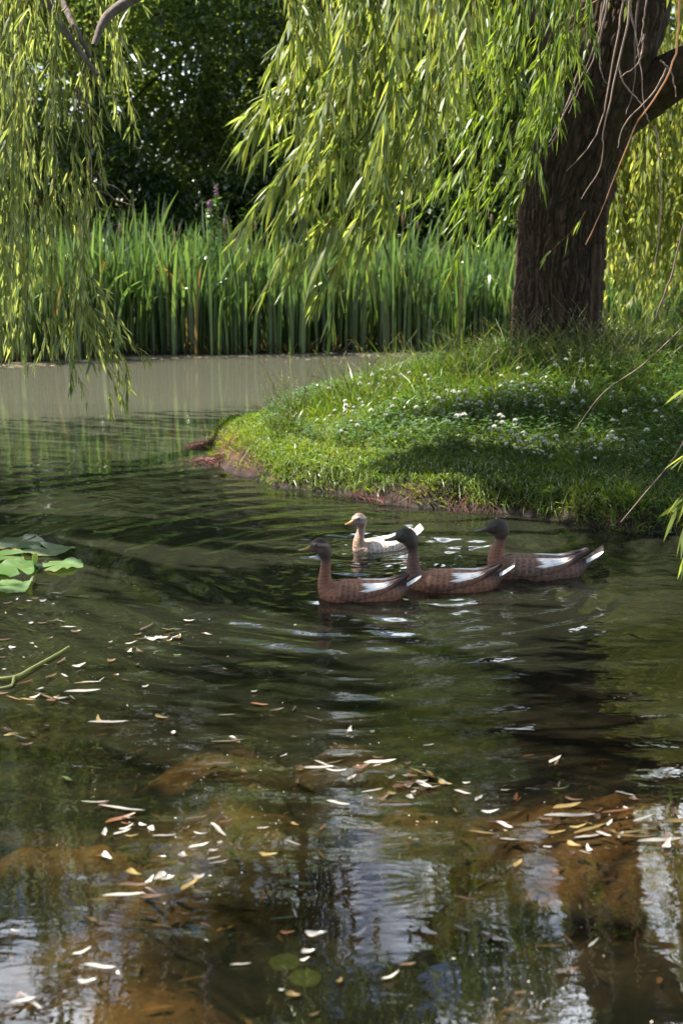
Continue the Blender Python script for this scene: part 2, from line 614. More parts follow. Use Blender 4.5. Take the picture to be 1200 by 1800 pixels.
def strand(mb, pts, Lf=.11, Wf=.016, gap=.021, ca=LEAF_A, cb=LEAF_B, r0=.0028, low=False, side=5, bare=.0, twig=True, side_len=.3):
    """a hanging withe through pts with lance leaves and side twigs"""
    pts = np.asarray(pts, float)
    n = max(6, int(np.linalg.norm(np.diff(pts, axis=0), axis=1).sum() / .09))
    c = spline(pts, n)
    seg = np.linalg.norm(np.diff(c, axis=0), axis=1)
    s = np.concatenate([[0], np.cumsum(seg)])
    tot = s[-1]
    if twig:
        tube(mb, c, np.linspace(r0, r0 * .35, n), 3, STEM * rng.uniform(.6, 1.3))

    def leafy(c, s, t0):
        tot = s[-1]
        m = max(3, int((tot - t0) / gap))
        u = np.sort(rng.uniform(t0, tot, m))
        P = np.stack([np.interp(u, s, c[:, k]) for k in range(3)], 1)
        T = nrm(np.stack([np.interp(u, s, np.gradient(c[:, k])) for k in range(3)], 1))
        rad = rand_unit(m)
        rad = nrm(rad - T * (rad * T).sum(1, keepdims=True))
        ang = rng.uniform(.15, .6, m)[:, None]
        D = T * np.cos(ang) + rad * np.sin(ang) + np.array([0, 0, -.25])
        sc = rng.uniform(.4, 1.15, m)
        leaves(mb, P, D, rand_unit(m) * .8 + rad, Lf * sc, Wf * rng.uniform(.75, 1.2, m) * (1.5 if low else 1), hue(m, ca, cb), low=low, droop=rng.uniform(.0, .3))
    leafy(c, s, bare * tot)
    for q in range(side):
        u = rng.uniform(max(bare, .1), .92) * tot
        b = np.array([np.interp(u, s, c[:, k]) for k in range(3)])
        t = nrm(np.array([np.interp(min(u + .1, tot), s, c[:, k]) for k in range(3)]) - np.array([np.interp(max(u - .1, 0), s, c[:, k]) for k in range(3)]))
        d = nrm(t + rand_unit(1)[0] * .55)
        ln = side_len * rng.uniform(.5, 1.2)
        e = b + d * ln
        cc = spline([b, b + d * ln * .5 + [0, 0, -.01], e + [0, 0, -.22 * ln]], 6)
        ss = np.concatenate([[0], np.cumsum(np.linalg.norm(np.diff(cc, axis=0), axis=1))])
        if twig:
            tube(mb, cc, np.linspace(r0 * .6, r0 * .25, 6), 3, STEM)
        leafy(cc, ss, .02)


def wpath(px_list, Y0, Y1=None):
    """a run of photo pixels at a depth that changes from Y0 to Y1 along the run"""
    Y1 = Y0 if Y1 is None else Y1
    n = len(px_list)
    return np.array([at(x, y, Y=Y0 + (Y1 - Y0) * i / max(1, n - 1)) for i, (x, y) in enumerate(px_list)])


# ------------------------------------------------------------------ the big willow on the bank
TX, TY = at(978, 620, Y=12.5)[0], 12.5
TZ = float(height(np.array([TX]), np.array([TY]))[0])
willow = empty('willow_tree', (TX, TY, TZ), 'large weeping willow with a thick leaning furrowed trunk on the grassy bank', 'tree')
BARKC = np.array([.070, .043, .027])


def bark_tube(name, path, rad, segs, rows, parent, amp=.05, frq=8, flare=0, bcol=None):
    c = spline(path, rows)
    r = np.interp(np.linspace(0, 1, rows), np.linspace(0, 1, len(rad)), rad)
    T = nrm(np.gradient(c, axis=0))
    A = nrm(np.cross(T, np.array([0, 1.0, .05])))
    B = np.cross(T, A)
    th = np.linspace(0, 2 * math.pi, segs, endpoint=False)[None]
    s = np.concatenate([[0], np.cumsum(np.linalg.norm(np.diff(c, axis=0), axis=1))])[:, None]
    r0 = r.mean()
    k = frq
    wrp = fbm(np.cos(th) * 2 + 5, np.sin(th) * 2, s * 1.6 / max(r0 * 2.4, .3), 3, 8) * .45
    X, Y_, Z = np.cos(th + wrp * .35) * k, np.sin(th + wrp * .35) * k, s * 1.15 / max(r0, .12)
    n = noise(X, Y_, Z, 3)
    ridge = 1 - np.abs(n) * 2.2
    ridge = np.sign(ridge) * np.abs(np.clip(ridge, -1, 1)) ** 1.6
    n3 = noise(X * 1.9, Y_ * 1.9, Z * 3.4, 21)
    ridge = np.maximum(ridge, (1 - np.abs(n3) * 3.2) * .75)
    n2 = fbm(X * 2.6, Y_ * 2.6, Z * 2.4, 3, 14)
    big = fbm(np.cos(th) * 1.3, np.sin(th) * 1.3, s * .9, 2, 33)
    rr = r[:, None] * (1 + .10 * big + amp * (-ridge * .9 + .45 * n2))
    if flare:
        rr = rr * (1 + flare * np.exp(-s / .22) * (1 + .5 * np.cos(5 * th + 1.1)))
    V = c[:, None] + rr[..., None] * (np.cos(th)[..., None] * A[:, None] + np.sin(th)[..., None] * B[:, None])
    i = np.arange(rows - 1)[:, None] * segs
    j = np.arange(segs)[None]
    F = np.stack([i + j, i + (j + 1) % segs, i + segs + (j + 1) % segs, i + segs + j], -1)
    tone = (1 + .35 * n2 - .35 * np.clip(ridge, 0, 1))[..., None] * ((BARKC if bcol is None else np.array(bcol)) + np.array([.02, .012, .004]) * big[..., None])
    mb = MB()
    mb.add(V, F, np.clip(tone, .01, 1).reshape(-1, 3))
    return mb.build(name, M_BARK, parent), c


tp = lambda px, py, Y: at(px, py, Y=Y)
base = np.array([TX, TY, TZ - .25])
trunk_path = [base, tp(977, 560, 12.5), tp(982, 440, 12.5), tp(1000, 300, 12.45), tp(1046, 150, 12.4), tp(1085, 20, 12.4), tp(1120, -150, 12.5), tp(1140, -330, 12.6)]
trunk, tc = bark_tube('trunk', trunk_path, [.41, .385, .375, .39, .43, .43, .38, .30], 460, 760, willow, .07, 10, .2)

J = tp(1110, -60, 12.45)          # where the limbs start
fork_r = tp(1085, 180, 12.4)
limbs = {
    'right': ([tp(1060, 215, 12.4), tp(1130, 165, 12.3), tp(1205, 120, 12.1), tp(1330, 60, 11.8), (5.5, 11.2, 4.6)], [.24, .23, .19, .13, .05]),
    'left': ([tp(1075, 60, 12.4), tp(985, 95, 12.0), tp(900, 20, 11.3), (0.3, 10.3, 4.4), (-1.0, 9.6, 5.3), (-2.1, 9.2, 5.8)], [.2, .17, .15, .12, .07, .03]),
    'near': ([J, (2.6, 11.6, 4.9), (1.9, 9.8, 5.8), (1.0, 7.8, 6.2), (.3, 6.0, 5.9), (-.2, 4.9, 5.3)], [.24, .2, .16, .11, .07, .03]),
    'up': ([tp(1135, -280, 12.6), (2.8, 12.9, 7.0), (2.2, 13.0, 9.0), (1.6, 12.6, 10.6)], [.28, .2, .12, .03]),
    'far': ([tp(1130, -200, 12.5), (3.4, 13.8, 6.6), (4.2, 15.4, 7.6), (4.8, 17.0, 7.2)], [.24, .17, .1, .03]),
    'side': ([tp(1120, -160, 12.5), (3.6, 11.0, 5.8), (4.2, 9.0, 6.6), (4.4, 7.2, 6.2)], [.2, .15, .09, .03]),
}
limb_curves = []
for k, (pth, rad) in limbs.items():
    o, c = bark_tube('limb', pth, rad, 40, 90, willow, .05, 5)
    limb_curves.append(c)


LIT = []                       # (point, radius) places the sun reaches between the branches
for px, py, rr in [(330, 1480, .30), (420, 1440, .22), (640, 1310, .22), (1020, 1430, .34), (1120, 1470, .3), (200, 1640, .26), (230, 1740, .22), (270, 1120, .30), (70, 1180, .4), (760, 1390, .28), (860, 1410, .2),
                   (900, 1700, .12), (400, 1320, .2), (60, 1000, .5), (650, 955, .45), (760, 930, .3)]:
    LIT.append((at(px, py, z=0), rr))
for px, py, Y, rr in [(450, 720, 12, .5), (560, 690, 12, .55), (560, 790, 10.8, .5), (680, 660, 12, .55), (680, 790, 10.6, .45), (780, 830, 9.8, .4), (790, 700, 11.5, .5), (850, 640, 12.2, .5), (460, 800, 11, .5), (620, 840, 10, .4),
                      (520, 60, 6, .6), (580, 250, 6, .6), (480, 350, 6, .55), (700, 120, 6.4, .6), (620, 420, 5.8, .5), (620, 60, 6.2, .55), (80, 20, 9, .9), (80, 150, 9, .9), (80, 300, 9, .9), (100, 500, 9, .8), (180, 600, 9, .7), (150, 200, 9.4, .8), (10, 200, 9.2, .9), (20, 450, 9.2, .8), (800, 350, 7.8, .5), (880, 150, 8.2, .45)]:
    LIT.append((at(px, py, Y=Y), rr))
LITV = [sun_dir] * len(LIT)
for px, py, el, rr in [(640, 1150, 34, .55), (640, 1060, 36, .5), (420, 1000, 34, .55), (300, 940, 32, .5), (650, 950, 36, .55), (760, 930, 38, .5), (430, 1180, 32, .45), (250, 1620, 29, .45), (380, 1680, 30, .45), (120, 1600, 28, .4),
                       (680, 1700, 30, .35), (800, 1740, 31, .35), (1120, 1760, 31, .4), (350, 1790, 31, .4)]:
    q = at(px, py, z=0)                # open sky mirrored in the water between the branches
    LIT.append((q, rr))
    h_ = nrm(np.array([q[0], q[1], 0]))
    LITV.append(h_ * math.cos(R(el)) + np.array([0, 0, math.sin(R(el))]))
LITV = np.array(LITV)
LITP = np.array([a for a, b in LIT])
LITR = np.array([b for a, b in LIT])


def shades_lit(P):
    """whether any of the points P hides the sun from a lit place"""
    d = P[:, None] - LITP[None]
    al = (d * LITV[None]).sum(-1)
    perp = np.linalg.norm(d - al[..., None] * LITV[None], axis=-1)
    return bool(((al > .6) & (perp < LITR)).any())


def frame_top(Y):
    return CAM_H + Y * math.tan(math.atan(900 / 2500) - PITCH) + .05


def canopy(mb, curves, n, ca, cb, xlim=None, hang=(1.0, 2.4), spread=1.9, clear=True, twigs=True, dens=.03):
    """short branches off the limbs with strands hanging off them; kept above the camera's opening"""
    for i in range(n):
        c = curves[rng.integers(len(curves))]
        u = rng.uniform(.3, 1)
        p = c[int(u * (len(c) - 1))]
        a = rng.uniform(0, 2 * math.pi)
        ln = spread * rng.uniform(.2, 1) * (1.2 - .4 * u)
        q = p + np.array([math.cos(a) * ln, math.sin(a) * ln, rng.uniform(-.1, .7) * ln])
        h = rng.uniform(*hang)
        bot = q[2] - h
        if clear and q[1] > 0 and abs(q[0]) < .26 * q[1] + .35:
            bot = max(bot, frame_top(q[1] + .4) + .1)
        if q[2] - bot < .35:
            continue
        if shades_lit(np.array([q, q - [.06, 0, (q[2] - bot) * .5], [q[0] - .12, q[1], bot]])):
            continue
        if rng.random() < .5:
            tube(mb, spline([p, (p + q) / 2 + [0, 0, .15 * ln], q], 6), np.linspace(.012, .004, 6), 4, STEM * .7)
        tip = np.array([q[0] + rng.normal(0, .15) - .12, q[1] + rng.normal(0, .15), bot])
        strand(mb, [q, (q + tip) / 2 + [rng.normal(0, .05), rng.normal(0, .05), .1], tip], .13, .02, dens, ca, cb, .003, low=True, side=3, twig=False)


mb = MB()
canopy(mb, [limb_curves[k] for k in (0, 1, 1, 1, 1, 1, 2, 2, 3, 3, 4, 5)], 700, LEAF_SHADE_A, LEAF_B)
lim = np.concatenate(limb_curves)
SHADE = [(dk['pos'] + [0, 0, zz], .30, 26) for dk in DUCKS[:3] for zz in (0, .16)]
SHADE += [(at(px, py, Y=Y), .25, 22) for px, py, Y in [(925, 560, 12.2), (925, 450, 12.2), (935, 340, 12.2), (960, 240, 12.2), (1000, 150, 12.2)]]
SHADE += [(at(px, py, Y=Y), .34, 26) for px, py, Y in [(930, 850, 9.4), (1010, 860, 9.3), (1090, 880, 9.1), (1160, 880, 8.9), (1000, 790, 10.2), (1100, 800, 10.0), (1180, 790, 10.0), (1060, 720, 11.2), (1150, 700, 11.4)]]
for sp_, sr_, sn_ in SHADE:            # unseen shoots added to shade the brown ducks, the trunk and the right bank
    for k in range(sn_):
        zt = rng.uniform(4.3, 6.4)
        d0 = np.array([sp_[0] + rng.uniform(-sr_, sr_), sp_[1], sp_[2] + .12])
        q = d0 + sun_dir * (zt / sun_dir[2]) + rng.normal(0, .10, 3)
        p = lim[np.argmin(np.linalg.norm(lim - q - [0, 0, .2], axis=1))]
        tube(mb, spline([p, (p + q) / 2 + [0, 0, .2], q], 8), np.linspace(.012, .004, 8), 4, STEM * .7)
        bot = max(q[2] - 1.1, frame_top(q[1]) + .15)
        if q[2] - bot > .3:
            strand(mb, [q, [q[0] - .04, q[1], (q[2] + bot) / 2], [q[0] - .1, q[1], bot]], .13, .024, .022, LEAF_SHADE_A, LEAF_B, .003, low=True, side=4, twig=False)
mb.build('crown', M_WILLOW, willow)

# hanging sprays seen in the middle of the photo (they lean down and to the left)
sprays = []
# (top px, tip px, depth)
for a in [((560, -60), (430, 300), 6.0), ((600, -60), (415, 420), 5.9), ((540, -80), (450, 210), 6.1), ((640, -40), (475, 495), 5.7), ((660, -60), (510, 380), 6.2),
          ((700, -60), (545, 550), 5.6), ((690, -40), (530, 470), 5.9), ((740, -60), (590, 460), 6.0), ((650, -80), (470, 330), 6.3), ((600, -80), (520, 270), 6.4),
          ((720, -60), (600, 380), 6.5), ((770, -60), (620, 470), 5.8), ((790, -60), (640, 430), 6.2), ((810, -50), (680, 400), 6.6), ((830, -60), (650, 330), 6.1),
          ((760, -80), (700, 300), 6.8), ((560, -80), (560, 200), 6.4), ((500, -80), (485, 130), 6.0), ((620, -80), (640, 260), 6.7), ((680, -80), (690, 220), 6.9),
          ((700, -80), (500, 300), 6.4), ((740, -80), (560, 330), 6.3), ((580, -80), (480, 190), 6.7), ((800, -80), (730, 260), 7.0), ((520, -80), (520, 120), 6.6), ((650, -80), (600, 150), 6.0)]:
    sprays.append((a, LEAF_A, LEAF_B, .14, .0155, .6))
for a in [((880, -60), (770, 530), 7.6), ((900, -60), (720, 400), 7.4), ((930, -60), (780, 440), 8.0), ((860, -60), (740, 330), 7.8), ((960, -60), (830, 400), 8.2),
          ((980, -50), (870, 420), 7.9), ((1000, -60), (880, 330), 8.4), ((1010, -60), (920, 230), 8.2), ((900, -80), (830, 260), 8.5), ((850, -80), (800, 200), 8.0),
          ((950, -80), (890, 300), 8.6), ((1030, -60), (950, 200), 8.4), ((830, -80), (780, 300), 7.5), ((870, -80), (850, 150), 7.9), ((990, -80), (930, 120), 8.5),
          ((920, -70), (800, 360), 7.7), ((970, -70), (850, 300), 8.1)]:
    sprays.append((a, LEAF_SHADE_A, LEAF_SHADE_B, .12, .0145, .55))
for i, (a, ca, cb, Lf, Wf, sp) in enumerate(sprays):
    (x0, y0), (x1, y1), Y = a
    mb = MB()
    for k in range(2 if i < 26 or i % 2 else 1):
        dx, dy, dY = (0, 0, 0) if k == 0 else (rng.normal(0, 15), rng.normal(0, 30) - 40, rng.normal(0, .16))
        e = (x1 + dx, y1 + dy)
        s0 = (x0 + dx * .5 + rng.normal(0, 8), y0 + 30)
        pts = wpath([(x0, y0), s0, (s0[0] * .72 + e[0] * .28 + 22, s0[1] * .6 + e[1] * .4), (s0[0] * .36 + e[0] * .64 + 20, s0[1] * .27 + e[1] * .73), e], Y + .25, Y + dY)
        strand(mb, pts, Lf, Wf, .023, ca, cb, .0028, side=5 if k == 0 else 3, side_len=.24)
    mb.build('hanging_branch', M_WILLOW, willow)

# far-side curtain behind and right of the trunk
for i in range(46):
    x0 = rng.uniform(1040, 1290)
    Y = rng.uniform(13.4, 16.0)
    top = rng.uniform(-40, 160) if x0 > 1120 else rng.uniform(60, 260)
    bot = rng.uniform(430, 606)
    mb = MB()
    for k in range(4):
        x = x0 + rng.normal(0, 16)
        pts = wpath([(x0 + 14, top - 70), (x + 12, top - 30), (x + 10, top + (bot - top) * .4), (x, top + (bot - top) * .75), (x - rng.uniform(0, 25), bot - rng.uniform(0, 120))], Y, Y + rng.normal(0, .25))
        strand(mb, pts, .13, .02, .036, LEAF_A, (.25, .27, .08), .004, low=True, side=5, side_len=.4)
    mb.build('hanging_branch', M_WILLOW, willow)
# near sprays dipping in at the right edge
for pts in [wpath([(1290, 480), (1262, 600), (1241, 720), (1208, 905)], 5.6), wpath([(1320, 420), (1280, 560), (1256, 640), (1196, 690)], 5.7),
            wpath([(1310, 560), (1270, 690), (1246, 760), (1204, 800)], 5.5), wpath([(1330, 600), (1280, 740), (1251, 820), (1190, 890)], 5.5)]:
    mb = MB()
    strand(mb, pts, .12, .018, .022, LEAF_A, LEAF_B, .003, side=6, side_len=.22)
    mb.build('hanging_branch', M_WILLOW, willow)

# bare twigs in front of the trunk
TW = np.array([.22, .15, .12])
twigs = [[(1068, -30), (1050, 60), (1010, 160), (965, 250)], [(1075, -30), (1052, 70), (1030, 130), (998, 200)], [(1062, -30), (1052, 60), (1056, 130), (1068, 150)],
         [(1100, -30), (1080, 90), (1062, 190), (1040, 250), (995, 300)], [(1110, -30), (1098, 60), (1075, 160), (1060, 230), (1055, 290), (1022, 350)],
         [(1090, -30), (1112, 40), (1125, 110), (1130, 190)], [(1122, -30), (1116, 60), (1115, 140), (1100, 200)], [(1138, -30), (1128, 50), (1116, 110)],
         [(1195, -20), (1190, 60), (1182, 110), (1150, 170), (1120, 215), (1095, 270), (1060, 360), (1028, 430)], [(1170, 120), (1150, 160), (1100, 215), (1085, 260)],
         [(1160, 105), (1180, 130), (1188, 170)], [(1085, 110), (1095, 145), (1130, 190), (1140, 215)], [(1130, 60), (1122, 110), (1090, 135)],
         [(1152, 560), (1180, 480), (1200, 400), (1215, 330)], [(1150, 220), (1160, 290), (1158, 400), (1150, 470)], [(1040, 60), (1000, 170), (975, 240), (960, 262)]]
for k, t in enumerate(twigs):
    mb = MB()
    Y = 8.8 + (k % 4) * .25
    c = spline(wpath(t, Y), 26)
    c = c + .005 * np.stack([noise(np.arange(26) * .7, k, 0, 1), noise(np.arange(26) * .7, k, 3, 1) * 2, noise(np.arange(26) * .7, k, 6, 1) * .5], 1)
    tube(mb, c, np.linspace(.0068, .0028, 26), 5, TW * rng.uniform(.7, 1.5))
    if k == 8:
        strand(mb, wpath([(1028, 372), (1010, 400), (985, 425), (955, 452)], Y), .11, .018, .05, (.15, .2, .05), (.2, .26, .06), .003, side=0)
    mb.build('bare_twig', M_TWIG if k != 8 else M_WILLOW, willow)
# long thin fallen withes hanging over the bank on the right
for k, t in enumerate([[(1240, 690), (1190, 795), (1130, 870), (1090, 918)], [(1215, 560), (1130, 640), (1060, 690), (1008, 758)]]):
    mb = MB()
    tube(mb, spline(wpath(t, 7.2 + k), 20), np.linspace(.0042, .002, 20), 5, TW)
    mb.build('bare_twig', M_TWIG, willow)
# straight shoot beside the trunk
mb = MB()
sh = spline([at(1037, 690, Y=11.9), at(1042, 600, Y=11.95), at(1047, 500, Y=12.0), at(1050, 430, Y=12.05)], 20)
tube(mb, sh, np.linspace(.05, .035, 20), 10, BARKC * .8, .15)
mb.build('side_stem', M_BARK, willow)

# ------------------------------------------------------------------ the willow at the left edge
LX, LY = -5.4, 9.6
LZ = float(height(np.array([LX]), np.array([LY]))[0])
lw = empty('willow_tree', (LX, LY, LZ), 'weeping willow at the left edge, its pale yellow-green strands trailing to the water', 'tree')
bark_tube('trunk', [(LX, LY, LZ - .2), (LX + .1, LY, 2), (LX + .4, LY + .1, 4)], [.4, .32, .3], 60, 80, lw, .05, 6)
lcurves = []
for pth, rad in [([(LX + .4, LY + .1, 3.9), (-4.2, 9.4, 5.0), (-3.2, 9.2, 4.6), at(20, -80, Y=9.2), at(75, -5, Y=9.2), at(120, 62, Y=9.15), at(172, 132, Y=9.1)], [.2, .1, .05, .03, .026, .022, .015]),
                 ([(LX + .4, LY + .1, 3.9), (-3.9, 9.8, 5.4), (-2.7, 9.7, 4.6), at(50, -100, Y=9.45), at(98, -20, Y=9.4), at(130, 45, Y=9.2), at(160, 100, Y=9.15)], [.2, .1, .04, .026, .02, .02, .012]),
                 ([(LX + .4, LY + .1, 3.9), (-4.0, 9.6, 5.8), (-2.2, 9.5, 5.4), (-1.1, 9.5, 4.6), at(330, -60, Y=9.5), at(250, -12, Y=9.4), at(190, 28, Y=9.3), at(165, 80, Y=9.2)], [.2, .1, .06, .045, .04, .034, .03, .016]),
                 ([(LX + .4, LY + .1, 3.9), (-4.4, 8.6, 5.8), (-3.2, 7.2, 6.3), (-2.2, 6.0, 6.0)], [.24, .14, .08, .03]),
                 ([(LX + .4, LY + .1, 3.9), (-5.0, 11.6, 5.4), (-4.2, 13.2, 5.6), (-3.0, 14.4, 5.3)], [.24, .14, .08, .03]),
                 ([(LX + .4, LY + .1, 3.9), (-5.0, 9.6, 6.2), (-4.4, 9.3, 7.9)], [.24, .14, .04])]:
    o, c = bark_tube('limb', pth, rad, 24, 80, lw, .05, 4, 0, (.17, .135, .12))
    lcurves.append(c)
mb = MB()
canopy(mb, [lcurves[3], lcurves[4], lcurves[4], lcurves[4], lcurves[4]], 300, LEAF_A, LEAF_B)
lim = np.concatenate(lcurves[3:])
for px, py in [(150, 1300), (500, 1180), (500, 1330), (850, 1250), (950, 1600), (600, 1600), (100, 1400), (400, 1240), (760, 1570), (1080, 1290), (1100, 1640), (520, 1700), (300, 1230), (720, 1180), (250, 1040), (860, 1150),
               (60, 1500), (620, 1460), (380, 1600), (1000, 1200), (90, 1700), (780, 1480), (1180, 1350), (300, 870), (120, 880), (450, 930)]:
    c0 = at(px, py, z=0)
    for k in range(13):  # unseen strands added towards the sun to shade the near water
        zt = rng.uniform(4.4, 7.0)
        q = c0 + sun_dir * (zt / sun_dir[2]) + rng.normal(0, .26, 3)
        bot = max(q[2] - rng.uniform(.6, 1.3), frame_top(q[1]) + .15)
        if q[2] - bot < .3 or shades_lit(np.array([q, [q[0] - .05, q[1], (q[2] + bot) / 2], [q[0] - .1, q[1], bot]])):
            continue
        p = lim[np.argmin(np.linalg.norm(lim - q - [0, 0, .2], axis=1))]
        tube(mb, spline([p, (p + q) / 2 + [0, 0, .2], q], 8), np.linspace(.010, .003, 8), 4, STEM * .7)
        strand(mb, [q, [q[0] - .04, q[1], (q[2] + bot) / 2], [q[0] - .1, q[1], bot]], .13, .024, .022, LEAF_A, LEAF_B, .003, low=True, side=4, twig=False)
mb.build('crown', M_WILLOW, lw)
lspr = []
for i in range(19):
    x = rng.uniform(-40, 120)
    lspr.append((x + rng.uniform(-5, 25), rng.uniform(-120, -20), x, min(660, 380 + 300 * rng.random() ** .8), rng.uniform(8.7, 10.2)))
lspr += [(150, -60, 205, 150, 9.6), (190, -60, 215, 240, 9.7), (160, 60, 190, 210, 9.3), (200, -60, 225, 110, 9.9), (120, 40, 160, 330, 9.2), (150, 110, 150, 380, 9.2), (100, 100, 140, 470, 9.0),
         (120, 330, 130, 670, 8.9), (90, 330, 110, 640, 9.0), (150, 380, 125, 690, 8.8), (60, 380, 60, 640, 9.2), (140, 420, 170, 610, 8.9),
         (120, 480, 228, 728, 8.9), (150, 520, 245, 690, 8.9), (150, 480, 200, 640, 8.9), (30, 300, 20, 620, 9.3), (0, 300, -10, 630, 9.0)]
for i, (x0, y0, x1, y1, Y) in enumerate(lspr):
    mb = MB()
    for k in range(2):
        dx = rng.normal(0, 9)
        ex, ey = x1 + dx + rng.normal(0, 8), y1 - (0 if k == 0 else rng.uniform(0, 90))
        bend = rng.normal(0, 12)
        pts = wpath([(x0, y0 - 30), (x0 + dx, y0), (x0 * .65 + ex * .35 + bend, y0 * .65 + ey * .35), (x0 * .25 + ex * .75 + bend * .6, y0 * .3 + ey * .7), (ex, ey)], Y, Y + rng.normal(0, .15))
        strand(mb, pts, .11, .016, .034, (.095, .135, .045), (.21, .245, .10), .003, side=4, side_len=.25)
    mb.build('hanging_branch', M_WILLOW, lw)
for t in [[(150, 130), (160, 260), (165, 350), (190, 420)], [(140, 150), (135, 300), (140, 420)], [(165, 330), (200, 350), (225, 390)], [(160, 320), (205, 330), (240, 370)],
          [(20, 60), (30, 200), (60, 330)], [(170, 300), (195, 345), (230, 360)], [(165, 350), (190, 390), (215, 395)]]:
    mb = MB()
    tube(mb, spline(wpath(t, 9.2), 16), np.linspace(.005, .002, 16), 4, TW * .8)
    mb.build('bare_twig', M_TWIG, lw)


# ------------------------------------------------------------------ broadleaf trees behind the reeds
def broad_tree(name, x, y, h, rx, ry, nl, ca, cb, size, label, low0=.3, seed=0, group=None):
    z = float(height(np.array([x]), np.array([y]))[0])
    root = empty(name, (x, y, z), label, 'tree' if h > 4 else 'bush', group)
    mb = MB()
    tube(mb, spline([(x, y, z - .2), (x + .1, y, z + h * .25), (x - .1, y + .1, z + h * .6), (x, y, z + h * .9)], 14), np.linspace(.02 * h + .03, .03, 14), 9, BARKC * .8, .2)
    for k in range(9):
        a = rng.uniform(0, 6.28)
        z0 = z + h * rng.uniform(.15, .6)
        tube(mb, spline([(x, y, z0), (x + rx * .4 * math.cos(a), y + ry * .4 * math.sin(a), z0 + h * .12), (x + rx * .8 * math.cos(a), y + ry * .8 * math.sin(a), z0 + h * .16)], 8),
             np.linspace(.035, .012, 8), 5, BARKC * .7)
    mb.build('trunk', M_BARK, root)
    nc = 130
    mb = MB()
    for k in range(nc):
        d = rand_unit(1)[0]
        rr = rng.uniform(.45, 1.0) ** .6
        cz = z + low0 + (h - low0) * (.5 + .5 * d[2] * rr)
        tp_ = 1.25 - .85 * max(0, (cz - z) / h)
        c = np.array([x + d[0] * rx * rr * tp_, y + d[1] * ry * rr * tp_ * 1.1, cz])
        cr = rng.uniform(.45, 1.0) * min(rx, h / 3) * .42
        m = int(nl / nc * rng.uniform(.5, 1.5))
        o = rand_unit(m) * (rng.random((m, 1)) ** .5) * cr * np.array([1.15, 1.15, .7])
        P = c + o
        D = nrm(o) + rand_unit(m) * .9 + np.array([0, 0, -.35])
        leaves(mb, P, D, np.array([0, 0, 1.0]) + rand_unit(m) * .75, size * rng.uniform(.6, 1.25, m), size * .5 * rng.uniform(.7, 1.2, m), hue(m, ca, cb, .25), low=True, droop=.1)
    mb.build('crown', M_BROAD, root)
    return root


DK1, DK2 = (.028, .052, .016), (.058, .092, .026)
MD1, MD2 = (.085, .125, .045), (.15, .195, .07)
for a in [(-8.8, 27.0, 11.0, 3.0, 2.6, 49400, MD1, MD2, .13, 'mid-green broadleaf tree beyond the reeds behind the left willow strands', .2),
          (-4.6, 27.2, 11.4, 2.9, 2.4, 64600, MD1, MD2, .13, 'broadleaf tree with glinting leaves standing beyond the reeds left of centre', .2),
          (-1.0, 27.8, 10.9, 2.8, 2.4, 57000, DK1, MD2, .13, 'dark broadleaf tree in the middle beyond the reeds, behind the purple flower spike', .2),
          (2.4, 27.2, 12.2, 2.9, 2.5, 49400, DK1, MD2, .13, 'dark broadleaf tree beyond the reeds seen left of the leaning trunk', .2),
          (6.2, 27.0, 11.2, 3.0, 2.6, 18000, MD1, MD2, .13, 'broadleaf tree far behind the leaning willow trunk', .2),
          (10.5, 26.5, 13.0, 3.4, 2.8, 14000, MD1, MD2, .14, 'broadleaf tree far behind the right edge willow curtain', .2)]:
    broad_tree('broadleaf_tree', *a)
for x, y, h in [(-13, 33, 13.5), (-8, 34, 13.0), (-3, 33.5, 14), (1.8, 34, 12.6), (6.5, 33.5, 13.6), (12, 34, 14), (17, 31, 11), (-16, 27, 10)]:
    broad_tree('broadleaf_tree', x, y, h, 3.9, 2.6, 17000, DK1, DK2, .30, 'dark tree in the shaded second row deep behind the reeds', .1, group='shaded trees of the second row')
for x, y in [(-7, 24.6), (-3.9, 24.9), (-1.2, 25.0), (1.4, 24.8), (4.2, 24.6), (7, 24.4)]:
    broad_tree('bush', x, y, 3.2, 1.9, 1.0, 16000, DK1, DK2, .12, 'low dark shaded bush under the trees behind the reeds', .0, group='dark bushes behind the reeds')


# ------------------------------------------------------------------ cattails
def cattail_mesh(nb, hmax, head=False):
    mb = MB()
    for k in range(nb):
        a = rng.uniform(0, 6.28)
        h = hmax * rng.uniform(.6, 1)
        lean = rng.uniform(.02, .22) * h
        bend = rng.random() < .2
        b0 = np.array([math.cos(a), math.sin(a), 0]) * rng.uniform(0, .24)
        out = np.array([math.cos(a), math.sin(a), 0])
        t = np.linspace(0, 1, 8)[:, None]
        c = b0 + out * lean * t ** 2.2 + np.array([0, 0, 1]) * h * (t - (.10 * t ** 4 if not bend else .32 * t ** 4))
        if bend:
            c = c + out * .3 * t ** 4
        yaw = rng.uniform(0, 3.14)
        s = np.array([math.cos(yaw), math.sin(yaw), 0])
        w = rng.uniform(.009, .026) * np.array([.8, 1, 1, 1, .95, .8, .5, .04])[:, None]
        V = np.stack([c - s * w, c + s * w], 1).reshape(-1, 3)
        F = [[2 * i, 2 * i + 1, 2 * i + 3, 2 * i + 2] for i in range(7)]
        r = rng.random()
        col = hue(1, (.035, .08, .034), (.115, .175, .052), .35)[0]
        if r > .97:
            col = np.array([.20, .13, .06])
        mb.add(V, F, col)
    for k in range(9):     # dead sheaths at the foot
        a = rng.uniform(0, 6.28)
        h = rng.uniform(.2, .5)
        P = np.array([[math.cos(a) * .16, math.sin(a) * .16, 0]])
        leaves(mb, P, np.array([[math.cos(a) * .7, math.sin(a) * .7, 1]]), rand_unit(1), h, .02, (.17, .11, .055), .3)
    return mb


